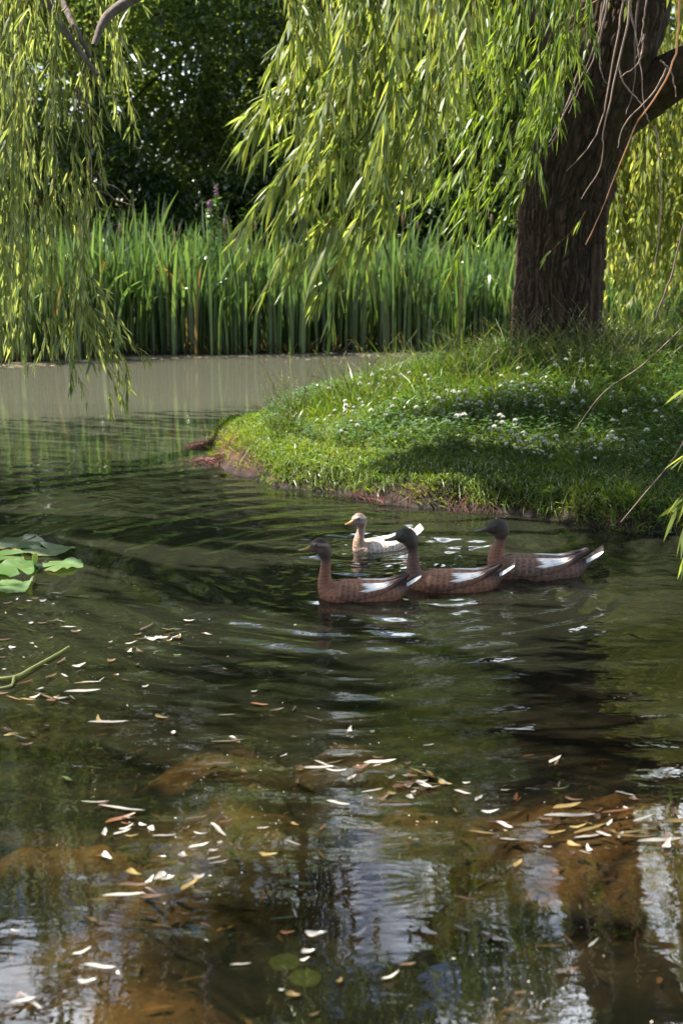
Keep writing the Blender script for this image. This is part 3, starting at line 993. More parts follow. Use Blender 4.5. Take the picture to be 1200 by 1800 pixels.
def head_mesh(h):
    mb = MB()
    tube(mb, spline([(0, 0, 0), (.01, 0, h * .6), (.02, 0, h + .12)], 8), [.006] * 6 + [.004, .002], 5, (.16, .17, .06))
    tube(mb, [(.016, 0, h - .16), (.016, 0, h - .15), (.017, 0, h - .08), (.018, 0, h), (.018, 0, h + .01)], [.004, .014, .016, .014, .003], 8, (.17, .10, .055))
    return mb


cv = [cattail_mesh(24, h).mesh('cattail', M_REED) for h in (1.5, 1.65, 1.8, 1.55, 1.9, 1.7, 1.4, 1.75)]
hv = [head_mesh(h).mesh('seed_head', M_REED) for h in (1.55, 1.75)]
spots = []
for k in range(245):
    px = -60 + 1340 * (k + rng.random()) / 245
    x = at(px, 620, z=0)[0]
    row = rng.random()
    spots.append((x, row))
for k, (x, row) in enumerate(spots):
    y = float(yfar(np.array([x]))[0]) + .05 + 2.3 * row ** 1.3
    z = float(height(np.array([x]), np.array([y]))[0])
    o = bpy.data.objects.new('cattail', cv[k % 8])
    COL.objects.link(o)
    px = 600 + x * 2500 / y
    hh = float(np.interp(px, [0, 100, 250, 420, 600, 750, 900], [1.12, 1.28, 1.34, 1.16, 1.1, 1.2, 1.02]))
    o.location = (x, y, z - .03)
    o.rotation_euler = (0, 0, rng.uniform(0, 6.28))
    s = hh * rng.uniform(.68, 1.12)
    o.scale = (s, s, s)
    if k % 8 == 4:
        c = bpy.data.objects.new('seed_head', hv[k % 2])
        COL.objects.link(c)
        c.parent = o
        tag(o, 'tall green cattail with a brown seed head on the far bank', 'reed', 'cattails with seed heads on the far bank')
    elif row < .25:
        tag(o, 'green cattail clump at the front edge of the far reed bed, standing in the water', 'reed', 'cattails at the water edge')
    else:
        tag(o, 'green cattail clump deep within the reed bed on the far bank', 'reed', 'cattails within the reed bed')

# purple flowering plant standing above the reeds
p = at(385, 600, Y=21.6)
pz = float(height(np.array([p[0]]), np.array([p[1]]))[0])
fl = empty('purple_loosestrife', (p[0], p[1], pz), 'tall leafy plant with a purple flower spike above the reeds', 'flower')
mb = MB()
top = at(380, 325, Y=21.6)
for dx, dz in ((0, 0), (-.10, -.22), (.12, -.42)):
    e = top + [dx, 0, dz]
    st = spline([(p[0], p[1], pz), ((p[0] + e[0]) / 2 + dx * .3, p[1], (pz + e[2]) / 2), e], 20)
    tube(mb, st, np.linspace(.012, .004, 20), 5, (.08, .12, .04))
    m = 130
    u = rng.uniform(.45, .93, m)
    P = np.stack([np.interp(u, np.linspace(0, 1, 20), st[:, i]) for i in range(3)], 1)
    D = rand_unit(m) * [1, 1, .4] + [0, 0, .4]
    leaves(mb, P, D, rand_unit(m), rng.uniform(.06, .13, m), .03, hue(m, (.05, .1, .025), (.09, .15, .04)), .2)
    m = 34
    m2 = MB()
    u = rng.uniform(.92, 1, m)
    P = np.stack([np.interp(u, np.linspace(0, 1, 20), st[:, i]) for i in range(3)], 1) + rand_unit(m) * .02
    leaves(m2, P, rand_unit(m), rand_unit(m), .035, .03, hue(m, (.22, .12, .20), (.34, .2, .31)), .1)
    m2.build('flower_spike', M_PETAL, fl)
mb.build('leafy_stem', M_REED, fl)

_YS = np.arange(8.0, 15.5, .05)


def hit_bank(px, py, lift=0.0):
    """first point of the bank met by a pixel's sight line"""
    Q = at(px, py, Y=1.0) - [0, 0, CAM_H]
    P = Q[None] * _YS[:, None] + [0, 0, CAM_H]
    k = P[:, 2] < height(P[:, 0], P[:, 1]) + lift
    if not k.any():
        return None
    q = P[np.argmax(k)]
    return q if q[1] > 8.05 else None


# ------------------------------------------------------------------ bank plants
def bank_points(n, x0, x1, y0, y1, dmin):
    x = rng.uniform(x0, x1, n)
    y = rng.uniform(y0, y1, n)
    d = d_pen(x, y)
    k = d > dmin + .10 * noise(x * 3, y * 3, 0, 77)
    k &= np.hypot(x - TX, y - TY) > .36
    x, y, d = x[k], y[k], d[k]
    return x, y, height(x, y), d


x, y, z, d = bank_points(190000, -1.3, 4.4, 7.4, 15.4, .03)
n = len(x)
ptch = fbm(x * 1.1, y * 1.1, 0, 3, 90)
hgt = (.055 + .05 * sstep(.3, 2.2, d) + .20 * np.clip(ptch, 0, 1) + .07 * np.clip(fbm(x * 4, y * 4, 0, 2, 93), 0, 1)) * rng.uniform(.4, 1.6, n)
hgt *= 1 + .7 * sstep(12.0, 13.5, y)
hgt *= 1 + (rng.random(n) < .10) * sstep(.5, 1.6, d) * rng.uniform(.6, 2.2, n)
D = np.stack([rng.normal(0, .5, n), rng.normal(0, .5, n) - .1 - .7 * sstep(.35, .05, d), np.ones(n)], 1)
ca = hue(n, (.055, .11, .016), (.12, .175, .026), .22)
dry = (rng.random(n) < .06)[:, None]
ca = np.where(dry, np.array([.22, .19, .08]), ca)
yel = (sstep(.1, .5, fbm(x * 1.6, y * 1.6, 4, 2, 91)) * sstep(1.4, .4, d))[:, None] * .6
ca = ca * (1 - yel) + np.array([.15, .17, .03]) * yel
mb = MB()
leaves(mb, np.stack([x, y, z - .01], 1), D, rand_unit(n) * [1, 1, .2], hgt, rng.uniform(.005, .009, n), ca, droop=.35, blade=[(0, .8), (.5, .8), (1, .05)])
xs, ys = rng.uniform(-1.4, 4.4, 260000), rng.uniform(7.4, 14.5, 260000)
ds = d_pen(xs, ys)
k = (ds > .05 + .22 * sstep(-.35, -1.0, xs) + .12 * sstep(.35, .1, np.abs(xs - .55)))  & (ds < .45) & (rng.random(len(xs)) < .25 + .75 * sstep(-.5, .3, fbm(xs * 2.3, ys * 2.3, 0, 2, 97)))
xs, ys, ds = xs[k], ys[k], ds[k]
n = len(xs)
D = np.stack([rng.normal(0, .5, n), rng.normal(0, .4, n) - 1.0, rng.uniform(.2, 1, n)], 1)
leaves(mb, np.stack([xs, ys, height(xs, ys)], 1), D, rand_unit(n) * [1, 1, .2], rng.uniform(.06, .17, n), rng.uniform(.005, .009, n), hue(n, (.06, .115, .016), (.13, .175, .028), .2), droop=.75, blade=[(0, .8), (.5, .8), (1, .05)])
tag(mb.build('grass', M_GRASS), 'short green grass covering the bank under the willow', 'grass', kind='stuff')

# clover leaves: three leaflets each
x, y, z, d = bank_points(34000, -1.2, 4.2, 8.4, 15.2, .5)
k = fbm(x * .9, y * .9, 0, 3, 95) > -.12
x, y, z = x[k], y[k], z[k]
n = len(x)
mb = MB()
hh = rng.uniform(.04, .13, n) * (1 + .4 * sstep(11, 13, y))
ct = np.stack([x, y, z + hh], 1)
cc = hue(n, (.035, .085, .02), (.075, .135, .03), .2)
for q in range(3):
    a = rng.uniform(0, 6.28, n) if q == 0 else a + 2.09
    leaves(mb, ct, np.stack([np.cos(a), np.sin(a), rng.normal(.1, .3, n)], 1), np.array([0, 0, 1.0]) + rand_unit(n) * .3, .024, .022, cc, low=True, droop=.1)
tag(mb.build('clover_leaves', M_GRASS), 'patches of dark green three-leaved clover on the bank', 'clover', kind='stuff')


def clover_head():
    mb = MB()
    m = 70
    d = rand_unit(m)
    d[:, 2] = np.abs(d[:, 2]) * .9 + .05 * np.sign(d[:, 2])
    leaves(mb, d * .003 + [0, 0, .1], d, rand_unit(m), .012, .006, hue(m, (.62, .60, .55), (.8, .78, .74), .06), .05, low=True)
    tube(mb, spline([(0, 0, -.02), (.004, .002, .05), (0, 0, .1)], 5), .0016, 4, (.08, .12, .03))
    return mb


chv = [clover_head().mesh('clover_flower', M_PETAL) for _ in range(4)]
cand = []
ctr = None
while len(cand) < 240:
    if ctr is not None and rng.random() < .68:
        px, py = ctr[0] + rng.normal(0, 13), ctr[1] + rng.normal(0, 7)
    else:
        px, py = rng.uniform(520, 1200), rng.uniform(630, 850)
        ctr = None
    w = .45 + 1.2 * math.exp(-(((px - 930) / 70) ** 2 + ((py - 695) / 28) ** 2)) + 1.2 * math.exp(-(((px - 965) / 70) ** 2 + ((py - 790) / 18) ** 2)) \
        + .9 * math.exp(-(((px - 620) / 80) ** 2 + ((py - 690) / 40) ** 2)) + .9 * math.exp(-(((px - 790) / 120) ** 2 + ((py - 710) / 40) ** 2)) - (.25 if py > 800 else 0)
    if rng.random() > w * .6:
        continue
    # march the sight line on to the bank
    hit = hit_bank(px, py, .09)
    if hit is None or d_pen(hit[0:1], hit[1:2])[0] < .4 or math.hypot(hit[0] - TX, hit[1] - TY) < .5:
        continue
    cand.append(hit)
    ctr = ctr if ctr is not None else (px, py)
for k, q in enumerate(cand):
    o = bpy.data.objects.new('clover_flower', chv[k % 4])
    COL.objects.link(o)
    s = rng.uniform(.6, 1.5)
    o.location = (q[0], q[1], float(height(q[0:1], q[1:2])[0]) + rng.uniform(-.02, .03))
    o.rotation_euler = (rng.normal(0, .2), rng.normal(0, .2), rng.uniform(0, 6))
    o.scale = (s, s, s)
    tag(o, 'small round white clover flower on a thin stem in the grass of the bank', 'flower', 'white clover flowers on the bank')


def stalk_mesh():
    mb = MB()
    for k in range(6):
        a = rng.uniform(0, 6.28)
        h = rng.uniform(.22, .5)
        o = np.array([math.cos(a), math.sin(a), 0])
        c = spline([o * .02, o * (.02 + h * .15) + [0, 0, h * .6], o * (.04 + h * .45) + [0, 0, h]], 8)
        tube(mb, c, np.linspace(.0020, .0010, 8), 3, (.10, .13, .04))
        m = 12
        u = rng.uniform(.7, 1, m)
        P = np.stack([np.interp(u, np.linspace(0, 1, 8), c[:, i]) for i in range(3)], 1)
        leaves(mb, P, nrm(c[-1] - c[-3]) + rand_unit(m) * .5, rand_unit(m), .016, .005, (.17, .16, .08), low=True)
    m = 10
    a = rng.uniform(0, 6.28, m)
    leaves(mb, np.zeros((m, 3)), np.stack([np.cos(a) * .5, np.sin(a) * .5, np.ones(m)], 1), rand_unit(m), rng.uniform(.15, .32, m), .008, hue(m, (.06, .11, .02), (.11, .16, .03)), .35,
           blade=[(0, .8), (.4, .9), (.75, .6), (1, .05)])
    return mb


sv = [stalk_mesh().mesh('tall_grass', M_GRASS) for _ in range(5)]
k = 0
while k < 150:
    px, py = rng.uniform(470, 1190), rng.uniform(600, 740)
    ridge = np.interp(px, [470, 560, 700, 880, 1190], [705, 665, 628, 612, 612])
    py = ridge + abs(rng.normal(0, 40)) + 8
    hit = hit_bank(px, py)
    if hit is None or d_pen(hit[0:1], hit[1:2])[0] < .3 or math.hypot(hit[0] - TX, hit[1] - TY) < .45:
        continue
    o = bpy.data.objects.new('tall_grass', sv[k % 5])
    COL.objects.link(o)
    s = rng.uniform(.6, 1.15)
    o.location = (hit[0], hit[1], float(height(hit[0:1], hit[1:2])[0]) - .01)
    o.rotation_euler = (0, 0, rng.uniform(0, 6))
    o.scale = (s, s, s)
    tag(o, 'tuft of tall seeding grass rising along the crest of the bank', 'grass', 'tall grass tufts on the bank crest', 'thing')
    k += 1

# reddish willow roots washed out of the bank
for k, (px, py, w) in enumerate([(700, 884, 70), (768, 888, 55), (845, 896, 30), (395, 818, 45), (380, 790, 30)]):
    mb = MB()
    c0 = at(px, py, z=0)
    wm = w * c0[1] / 2500
    for q in range(170):
        x0 = c0[0] + float(np.clip(rng.normal(0, .7), -1.1, 1.1)) * wm
        y0 = c0[1] + .22 + rng.normal(0, .05) + (x0 - c0[0]) * -.15
        z0 = max(.01, .55 * float(height(np.array([x0]), np.array([y0]))[0]))
        e = np.array([x0 + rng.normal(0, .1), y0 - rng.uniform(.10, .28), -.01])
        s0 = np.array([x0, y0, z0 + .005])
        mid = (s0 + e) / 2 + [rng.normal(0, .05), rng.normal(0, .03), .012]
        tube(mb, spline([s0, mid, e], 7), np.linspace(.0032, .0012, 7), 3, hue(1, (.07, .025, .02), (.17, .06, .052), .3)[0])
    lab = ['wide mat of reddish roots at the waterline behind the pale duck', 'mat of reddish roots at the waterline right of the widest root mat', 'small patch of reddish roots at the waterline at the shade edge of the bank',
           'reddish roots on the mud near the tip of the bank', 'reddish roots on the very tip of the bank'][k]
    tag(mb.build('root_mat', M_TWIG), lab, 'roots')
# dead sticks on the mud
for k, (a, b) in enumerate([((742, 862), (775, 890)), ((735, 870), (700, 884))]):
    mb = MB()
    tube(mb, spline([at(*a, Y=9.35), (at(*a, Y=9.35) + at(*b, Y=9.15)) / 2 + [.0, 0, .01], at(*b, Y=9.15)], 8), np.linspace(.005, .003, 8), 5, (.3, .2, .12))
    tag(mb.build('dead_stick', M_TWIG), ['thin pale stick lying on the reddish roots, sloping down to the right', 'thin pale stick lying on the reddish roots, sloping down to the left'][k], 'stick')

# pale scum and duckweed along the far reeds
n = 5200
px = rng.uniform(-30, 760, n)
x = (px - 600) / 2500 * 20.3
yy = yfar(x) - np.abs(rng.normal(0, .28, n)) - .02
m = fbm(x * 1.5, yy * 2.5, 0, 3, 55) > -.1
x, yy = x[m], yy[m]
n = len(x)
mb = MB()
a = rng.uniform(0, 6.28, n)
leaves(mb, np.stack([x, yy, np.full(n, .006)], 1), np.stack([np.cos(a), np.sin(a), np.zeros(n)], 1), np.array([0, 0, 1.0]) + rand_unit(n) * .1, rng.uniform(.03, .13, n), rng.uniform(.02, .05, n),
       hue(n, (.20, .17, .10), (.42, .38, .29), .3), droop=0, low=True)
tag(mb.build('floating_scum', M_DEAD), 'pale scum and duckweed floating along the far reeds', 'duckweed', kind='stuff')

# ------------------------------------------------------------------ ducks
def feather_mat(name):
    m, out, N, Lk = new_mat(name)
    at_ = N('ShaderNodeAttribute', attribute_name='Col')
    tc = N('ShaderNodeTexCoord')
    mp = N('ShaderNodeMapping')
    mp.inputs['Scale'].default_value = (.55, 1, 1)
    vo = N('ShaderNodeTexVoronoi', Scale=44)
    vo.feature = 'F1'
    no = N('ShaderNodeTexNoise', Scale=70, Detail=4)
    Lk(tc.outputs['Object'], mp.inputs[0])
    Lk(mp.outputs[0], vo.inputs['Vector'])
    Lk(mp.outputs[0], no.inputs['Vector'])
    rp = N('ShaderNodeValToRGB')
    e = rp.color_ramp.elements
    e[0].position, e[0].color = .12, (.42, .40, .38, 1)
    e[1].position, e[1].color = .52, (1.8, 1.7, 1.6, 1)
    ad = N('ShaderNodeMath', operation='MULTIPLY_ADD')
    Lk(no.outputs['Fac'], ad.inputs[0])
    ad.inputs[1].default_value = .5
    Lk(vo.outputs['Distance'], ad.inputs[2])
    sb = N('ShaderNodeMath', operation='SUBTRACT')
    Lk(ad.outputs[0], sb.inputs[0])
    sb.inputs[1].default_value = .2
    Lk(sb.outputs[0], rp.inputs['Fac'])
    # alpha of the scallops is held in the 'Mot' attribute
    mo = N('ShaderNodeAttribute', attribute_name='Mot')
    mu = N('ShaderNodeMixRGB', blend_type='MULTIPLY')
    Lk(mo.outputs['Fac'], mu.inputs['Fac'])
    Lk(at_.outputs['Color'], mu.inputs['Color1'])
    Lk(rp.outputs['Color'], mu.inputs['Color2'])
    pr = N('ShaderNodeBsdfPrincipled', Roughness=.62)
    pr.inputs['Specular IOR Level'].default_value = .3
    bp = N('ShaderNodeBump', Strength=.5, Distance=.004)
    Lk(sb.outputs[0], bp.inputs['Height'])
    Lk(bp.outputs[0], pr.inputs['Normal'])
    Lk(mu.outputs[0], pr.inputs['Base Color'])
    Lk(pr.outputs[0], out.inputs['Surface'])
    return m


M_FEATHER = feather_mat('feathers')
M_BILL = col_mat('bill_horn', .4, .5)
M_EYE = col_mat('eye', .08, .8)

BODY = np.array([  # x, z, axis angle, half height, half width
    (-.238, .088, -14, .006, .010), (-.215, .078, -16, .020, .030), (-.185, .060, -14, .036, .052), (-.13, .038, -8, .060, .084), (-.05, .024, -2, .078, .104), (.04, .022, 4, .083, .108),
    (.115, .030, 16, .078, .098), (.165, .050, 40, .064, .078), (.190, .086, 66, .049, .056), (.196, .125, 84, .038, .042), (.197, .165, 88, .0315, .034), (.200, .205, 86, .029, .031),
    (.207, .240, 74, .031, .031), (.218, .264, 48, .035, .032), (.236, .272, 10, .034, .030), (.252, .267, -10, .027, .025), (.266, .262, -14, .018, .017), (.272, .260, -14, .006, .007)])


def loft(rings, n, segs):
    r = spline(rings, n)
    a = np.radians(r[:, 2])
    th = np.linspace(0, 2 * math.pi, segs, endpoint=False)
    up = np.stack([-np.sin(a), np.zeros(n), np.cos(a)], 1)
    V = np.stack([r[:, 0], np.zeros(n), r[:, 1]], 1)[:, None] + up[:, None] * (np.cos(th)[None, :, None] * r[:, 3][:, None, None]) \
        + np.array([0, 1, 0]) * (np.sin(th)[None, :, None] * r[:, 4][:, None, None])
    i = np.arange(n - 1)[:, None] * segs
    j = np.arange(segs)[None]
    F = np.stack([i + j, i + (j + 1) % segs, i + segs + (j + 1) % segs, i + segs + j], -1).reshape(-1, 4)
    return V, F, r, th


def add_mot(me, vals):
    a = me.attributes.new('Mot', 'FLOAT', 'POINT')
    a.data.foreach_set('value', np.asarray(vals, np.float32).ravel())


def sphere(mb, c, r, col, nu=10, nv=8):
    u = np.linspace(0, 2 * math.pi, nu, endpoint=False)
    v = np.linspace(.02, math.pi - .02, nv)
    V = np.asarray(c) + np.stack([np.outer(np.sin(v), np.cos(u)), np.outer(np.sin(v), np.sin(u)), np.outer(np.cos(v), np.ones(nu))], -1) * r
    i = np.arange(nv - 1)[:, None] * nu
    j = np.arange(nu)[None]
    mb.add(V, np.stack([i + j, i + nu + j, i + nu + (j + 1) % nu, i + (j + 1) % nu], -1), col)


def scales(a, b, k):
    """overlapping feather edges: light rim, dark centre"""
    row = np.floor(a)
    u = a - row
    b = b + .5 * (row % 2) + .45 * noise(a * 0 + row * 1.7, np.floor(b) * 1.3, 0, 9)
    u = np.clip(u + .16 * noise(a * 1.3, b * 1.3, 0, 19), 0, 1)
    v = 2 * np.abs((b % 1) - .5)
    e = u - .55 * v ** 2
    rim = sstep(.02, .10, e) * sstep(.36, .20, e)
    return k * (1.5 * rim - .75 * sstep(.25, .5, e) * sstep(.9, .5, v))


def make_duck(pos, heading, length, label, pal, neck=1.0, back=0.0, pitch=0.0):
    """pal: head, stripe, neck, body, breast, wing, white, tip, bill, mot"""
    root = empty('duck', pos, label, 'duck', 'ducks swimming on the pond')
    s = length / .475
    root.scale = (s, s, s)
    root.rotation_euler = (0, pitch, heading)
    rg = BODY.copy()
    rg[8:12, 3:] *= .84
    hs = np.arange(len(rg)) >= 12            # a somewhat larger head on a lower body
    rg[hs, 3:] *= 1.14
    rg[hs, 0] = .205 + (rg[hs, 0] - .205) * 1.12
    up = sstep(.1, .27, rg[:, 1]) * (rg[:, 0] > .1)
    rg[:, 1] += up * (neck - 1) * .15
    bk = lambda z: back * sstep(.08, .25, z)
    rg[:, 0] -= bk(rg[:, 1]) * (rg[:, 0] > .1)
    V, F, r, th = loft(rg, 280, 120)
    t = np.linspace(0, 1, 280)[:, None] * np.ones(120)
    X, Yc, Z = V[..., 0], V[..., 1], V[..., 2]
    topness = np.cos(th)[None] * np.ones((280, 1))
    ft = 0.5
    nb = sstep(.56, .66, t)           # breast -> neck
    hd = sstep(.70, .76, t)           # head
    C = np.array(pal['body']) * (1 - nb[..., None]) + np.array(pal['neck']) * nb[..., None]
    br = (sstep(.40, .52, t) * sstep(.66, .58, t))[..., None]
    C = C * (1 - br) + np.array(pal['breast']) * br
    C = C * (1 - hd[..., None]) + np.array(pal['head']) * hd[..., None]
    if pal.get('stripe') is not None:
        lat = np.abs(Yc)
        hz_ = Z - (.272 + (neck - 1) * .15)
        st = (hd * sstep(.012, .018, lat) * sstep(.0085, .004, np.abs(hz_ - .013 - (X + back - .236) * .1)))[..., None]
        C = C * (1 - st) + np.array(pal['stripe']) * st
        ck = (hd * sstep(-.004, -.012, hz_) * sstep(.2, .225, X + back))[..., None] * .7
        C = C * (1 - ck) + np.array(pal['stripe']) * .8 * ck
        cap = (hd * sstep(.020, .027, hz_))[..., None]
        C = C * (1 - cap) + np.array(pal['head']) * .55 * cap
    if pal.get('rump') is not None:
        rp_ = (sstep(.18, .08, t))[..., None]
        C = C * (1 - rp_) + np.array(pal['rump']) * rp_
    sc = scales(t * 44, th[None] / 6.2832 * 26 + 0 * t, .5)
    C = C * (1 + pal['mot'] * (1 - nb[..., None] * .85) * sc[..., None])
    C = C * (1 + .16 * fbm(X * 45, Yc * 45, Z * 45, 2, 4)[..., None])
    # soft feather relief
    bump = 1 + .014 * fbm(X * 26, Yc * 26, Z * 26, 3, 6)[..., None] * (1 - hd[..., None])
    cen = V.mean(1, keepdims=True)
    V = cen + (V - cen) * bump
    mb = MB()
    mb.add(V, F, np.clip(C, 0, 1).reshape(-1, 3))
    o = mb.build('body', M_FEATHER, root, origin=(0, 0, 0))
    add_mot(o.data, (.35 * pal['mot'] * (1 - .9 * nb)).ravel())
    # folded wings lying on the flanks
    br_ = spline(BODY, 400)
    br_ = br_[br_[:, 0] < .14]
    br_ = br_[:np.argmax(br_[:, 0])] if len(br_) else br_
    order = np.argsort(br_[:, 0])
    bx = br_[order, 0]
    for sd_ in (1, -1):
        nu, nv = 110, 56
        u = np.linspace(0, 1, nu)[:, None]
        v = np.linspace(0, 1, nv)[None]
        x = .135 - .355 * u + 0 * v
        cz = np.interp(x, bx, br_[order, 1])
        hh = np.interp(x, bx, br_[order, 3])
        hw = np.interp(x, bx, br_[order, 4])
        lift = .030 * sstep(.6, 1.0, u)             # primaries sweep up over the rump
        ph0 = R(14) + R(10) * (1 - u) ** 2
        ph1 = R(96) - R(52) * u ** 1.6 - R(40) * np.exp(-u / .05)
        ph = ph0 + (ph1 - ph0) * v
        e = (np.sin(math.pi * np.clip(v, .001, .999)) ** .5) * np.minimum(1, np.minimum(u / .08, (1 - u) / .05)) ** .6
        off = -.006 + .017 * e
        hw2 = np.maximum(hw, .03 * (1 - u) + .018)
        y = sd_ * (hw2 + off) * np.sin(ph)
        z = cz + lift + (np.maximum(hh, .03) + off) * np.cos(ph)
        W = np.stack([x + .02 * v * (1 - u), y, z], -1)
        i = np.arange(nu - 1)[:, None] * nv
        j = np.arange(nv - 1)[None]
        Fw = np.stack([i + j, i + j + 1, i + nv + j + 1, i + nv + j], -1).reshape(-1, 4)
        # under side so that the wing has thickness
        Win = W.copy()
        Win[..., 1] *= .86
        Win[..., 2] = cz + lift * .9 + (W[..., 2] - cz - lift) * .86
        C = np.array(pal['wing']) * np.ones((nu, nv, 1))
        jag = .06 * noise(v * 9 + 0 * u, u * 3, 0, 12) + .05 * np.abs(np.sin(v * 24 + u * 3))
        wp = sstep(.38, .46, u + jag) * sstep(.84, .78, u + jag + .12 * v) * sstep(.70 - .20 * (u - .4), .60 - .20 * (u - .4), v + jag) * sstep(-.02, .08, v)
        wp = wp * (1 - .75 * sstep(.55, .95, np.sin(v * 30 + u * 7)) * sstep(.42, .75, u))
        wp = wp[..., None] * pal['wfac']
        dk = sstep(.76, .84, u - jag + .08 * v)[..., None]
        barbs = (1 + .22 * np.sin(v * 62 + u * 4) * sstep(.35, .6, u))[..., None]
        C = C * (1 - dk) + np.array(pal['tip']) * dk
        C = C * barbs
        C = C * (1 + pal['mot'] * (scales((1 - u) * 13 + 0 * v, v * 7 + 0 * u, .55) * sstep(.62, .5, u))[..., None])
        C = C * (1 - wp) + np.array(pal['white']) * (1 + .06 * (barbs - 1) * 4) * wp
        C = np.clip(C * (1 + .2 * fbm(x * 60, v * 7, u * 9, 2, 15 + sd_)[..., None]), 0, 1)
        mb = MB()
        mb.add(W, Fw if sd_ > 0 else Fw[:, ::-1], C.reshape(-1, 3))
        mb.add(Win, Fw[:, ::-1] if sd_ > 0 else Fw, C.reshape(-1, 3) * .8)
        ow = mb.build('wing', M_FEATHER, root, origin=(0, 0, 0))
        mw = (.35 * pal['mot'] * (1 - .85 * wp[..., 0]) * (1 - .6 * dk[..., 0])).ravel()
        add_mot(ow.data, np.concatenate([mw, mw]))
    # tail: a cocked fan, the outer feathers white
    mb = MB()
    mw = []
    for q, f in enumerate(np.linspace(-1, 1, 9)):
        b0 = np.array([-.19, f * .024, .070 - abs(f) * .012])
        ln = .115 - .012 * abs(f)
        dr = nrm(np.array([-1, f * .34, .70 - .1 * abs(f)]))
        white = abs(f) > .8
        nrm_ = nrm(np.array([.5, f * 1.0, 1]))
        c = np.array(pal['tailw'] if white else pal['tip'])
        leaves(mb, b0[None] + [[0, 0, .002 * q]], dr[None], nrm_[None], ln, .021, c, -.10, blade=[(0, .5), (.3, .95), (.7, .9), (.92, .5), (1, .08)])
    ot = mb.build('tail', M_FEATHER, root, origin=(0, 0, 0))
    add_mot(ot.data, np.full(len(ot.data.vertices), .1))
    # bill
    dz = (neck - 1) * .15
    bl = np.array([(.254, .264, -12, .0145, .0135), (.268, .260, -16, .0125, .0125), (.285, .2545, -12, .0085, .0120), (.300, .2515, -6, .0060, .0128), (.312, .2505, 0, .0046, .0115), (.319, .250, 0, .0012, .005)])
    bl[:, 0] = .205 + (bl[:, 0] - .205) * 1.12 + .002
    bl[:, 3:] *= 1.1
    bl[:, 0] -= back
    bl[:, 1] += dz
    Vb, Fb, _, _ = loft(bl, 26, 18)
    mb = MB()
    mb.add(Vb, Fb, np.array(pal['bill']))
    mb.build('bill', M_BILL, root, origin=(0, 0, 0))
    for sd_ in (1, -1):
        mb = MB()
        sphere(mb, (.2495 - back, sd_ * .0305, .281 + dz), .0062, (.012, .008, .006))
        mb.build('eye', M_EYE, root, origin=(0, 0, 0))
        # webbed foot paddling just under the surface
        mb = MB()
        xf = -.10 if sd_ > 0 else -.05
        b0 = np.array([xf + .03, sd_ * .05, -.062])
        tube(mb, spline([b0 + [.02, 0, .0], b0 + [-.02, sd_ * .03, .005], b0 + [-.05, sd_ * .055, .035]], 6), .005, 6, (.5, .14, .03))
        leaves(mb, (b0 + [-.045, sd_ * .055, .034])[None], np.array([[-1, sd_ * .25, .25]]), np.array([[0, sd_ * .9, 1.0]]), .05, .05, (.55, .15, .03), 0, blade=[(0, .15), (.5, .6), (.9, 1), (1, .7)])
        mb.build('foot', M_BILL, root, origin=(0, 0, 0))
    return root


brown = dict(body=(.20, .084, .046), breast=(.17, .07, .04), neck=(.075, .047, .037), head=(.062, .040, .033), stripe=(.22, .14, .105), wing=(.15, .07, .042), white=(.80, .78, .74), wfac=1.0,
             tip=(.045, .028, .024), tailw=(.78, .75, .70), rump=(.07, .042, .034), bill=(.27, .18, .04), mot=.7)
drake = dict(brown, head=(.034, .030, .020), neck=(.055, .040, .030), stripe=None, breast=(.10, .052, .036), bill=(.075, .065, .03))
drake3 = dict(brown, head=(.045, .034, .023), neck=(.07, .045, .032), stripe=None, body=(.14, .072, .047), wing=(.14, .080, .055), bill=(.06, .052, .028))
pale = dict(body=(.36, .26, .20), breast=(.24, .15, .11), neck=(.26, .17, .135), head=(.25, .165, .13), stripe=(.50, .40, .35), wing=(.46, .37, .30), white=(.85, .84, .82), wfac=1.0,
            tip=(.52, .42, .36), tailw=(.70, .62, .56), rump=(.55, .48, .42), bill=(.34, .14, .05), mot=.7)
labs = ['brown duck with a striped face and yellowish bill, leading at the front left', 'brown duck with a dark head, swimming in the middle right behind the leading duck',
        'brown duck with a dark olive head and light tan flank, last on the right', 'pale cream and tan duck with an orange bill in the sparkling ripples nearest the bank']
for k, (dk, pal, lab) in enumerate(zip(DUCKS, [brown, drake, drake3, pale], labs)):
    p = dk['pos']
    L = (dk['tail'] - dk['breast']) / 2500 * p[1] * 1.02
    make_duck((p[0], p[1], [-.018, -.022, -.018, -.034][k]), math.pi + [.06, -.05, .03, .55][k], L * [1, 1, 1, .96][k], lab, pal, neck=[1.06, 1.0, .72, .86][k], back=[.012, .0, .045, .045][k], pitch=[.0, .02, -.02, .03][k])

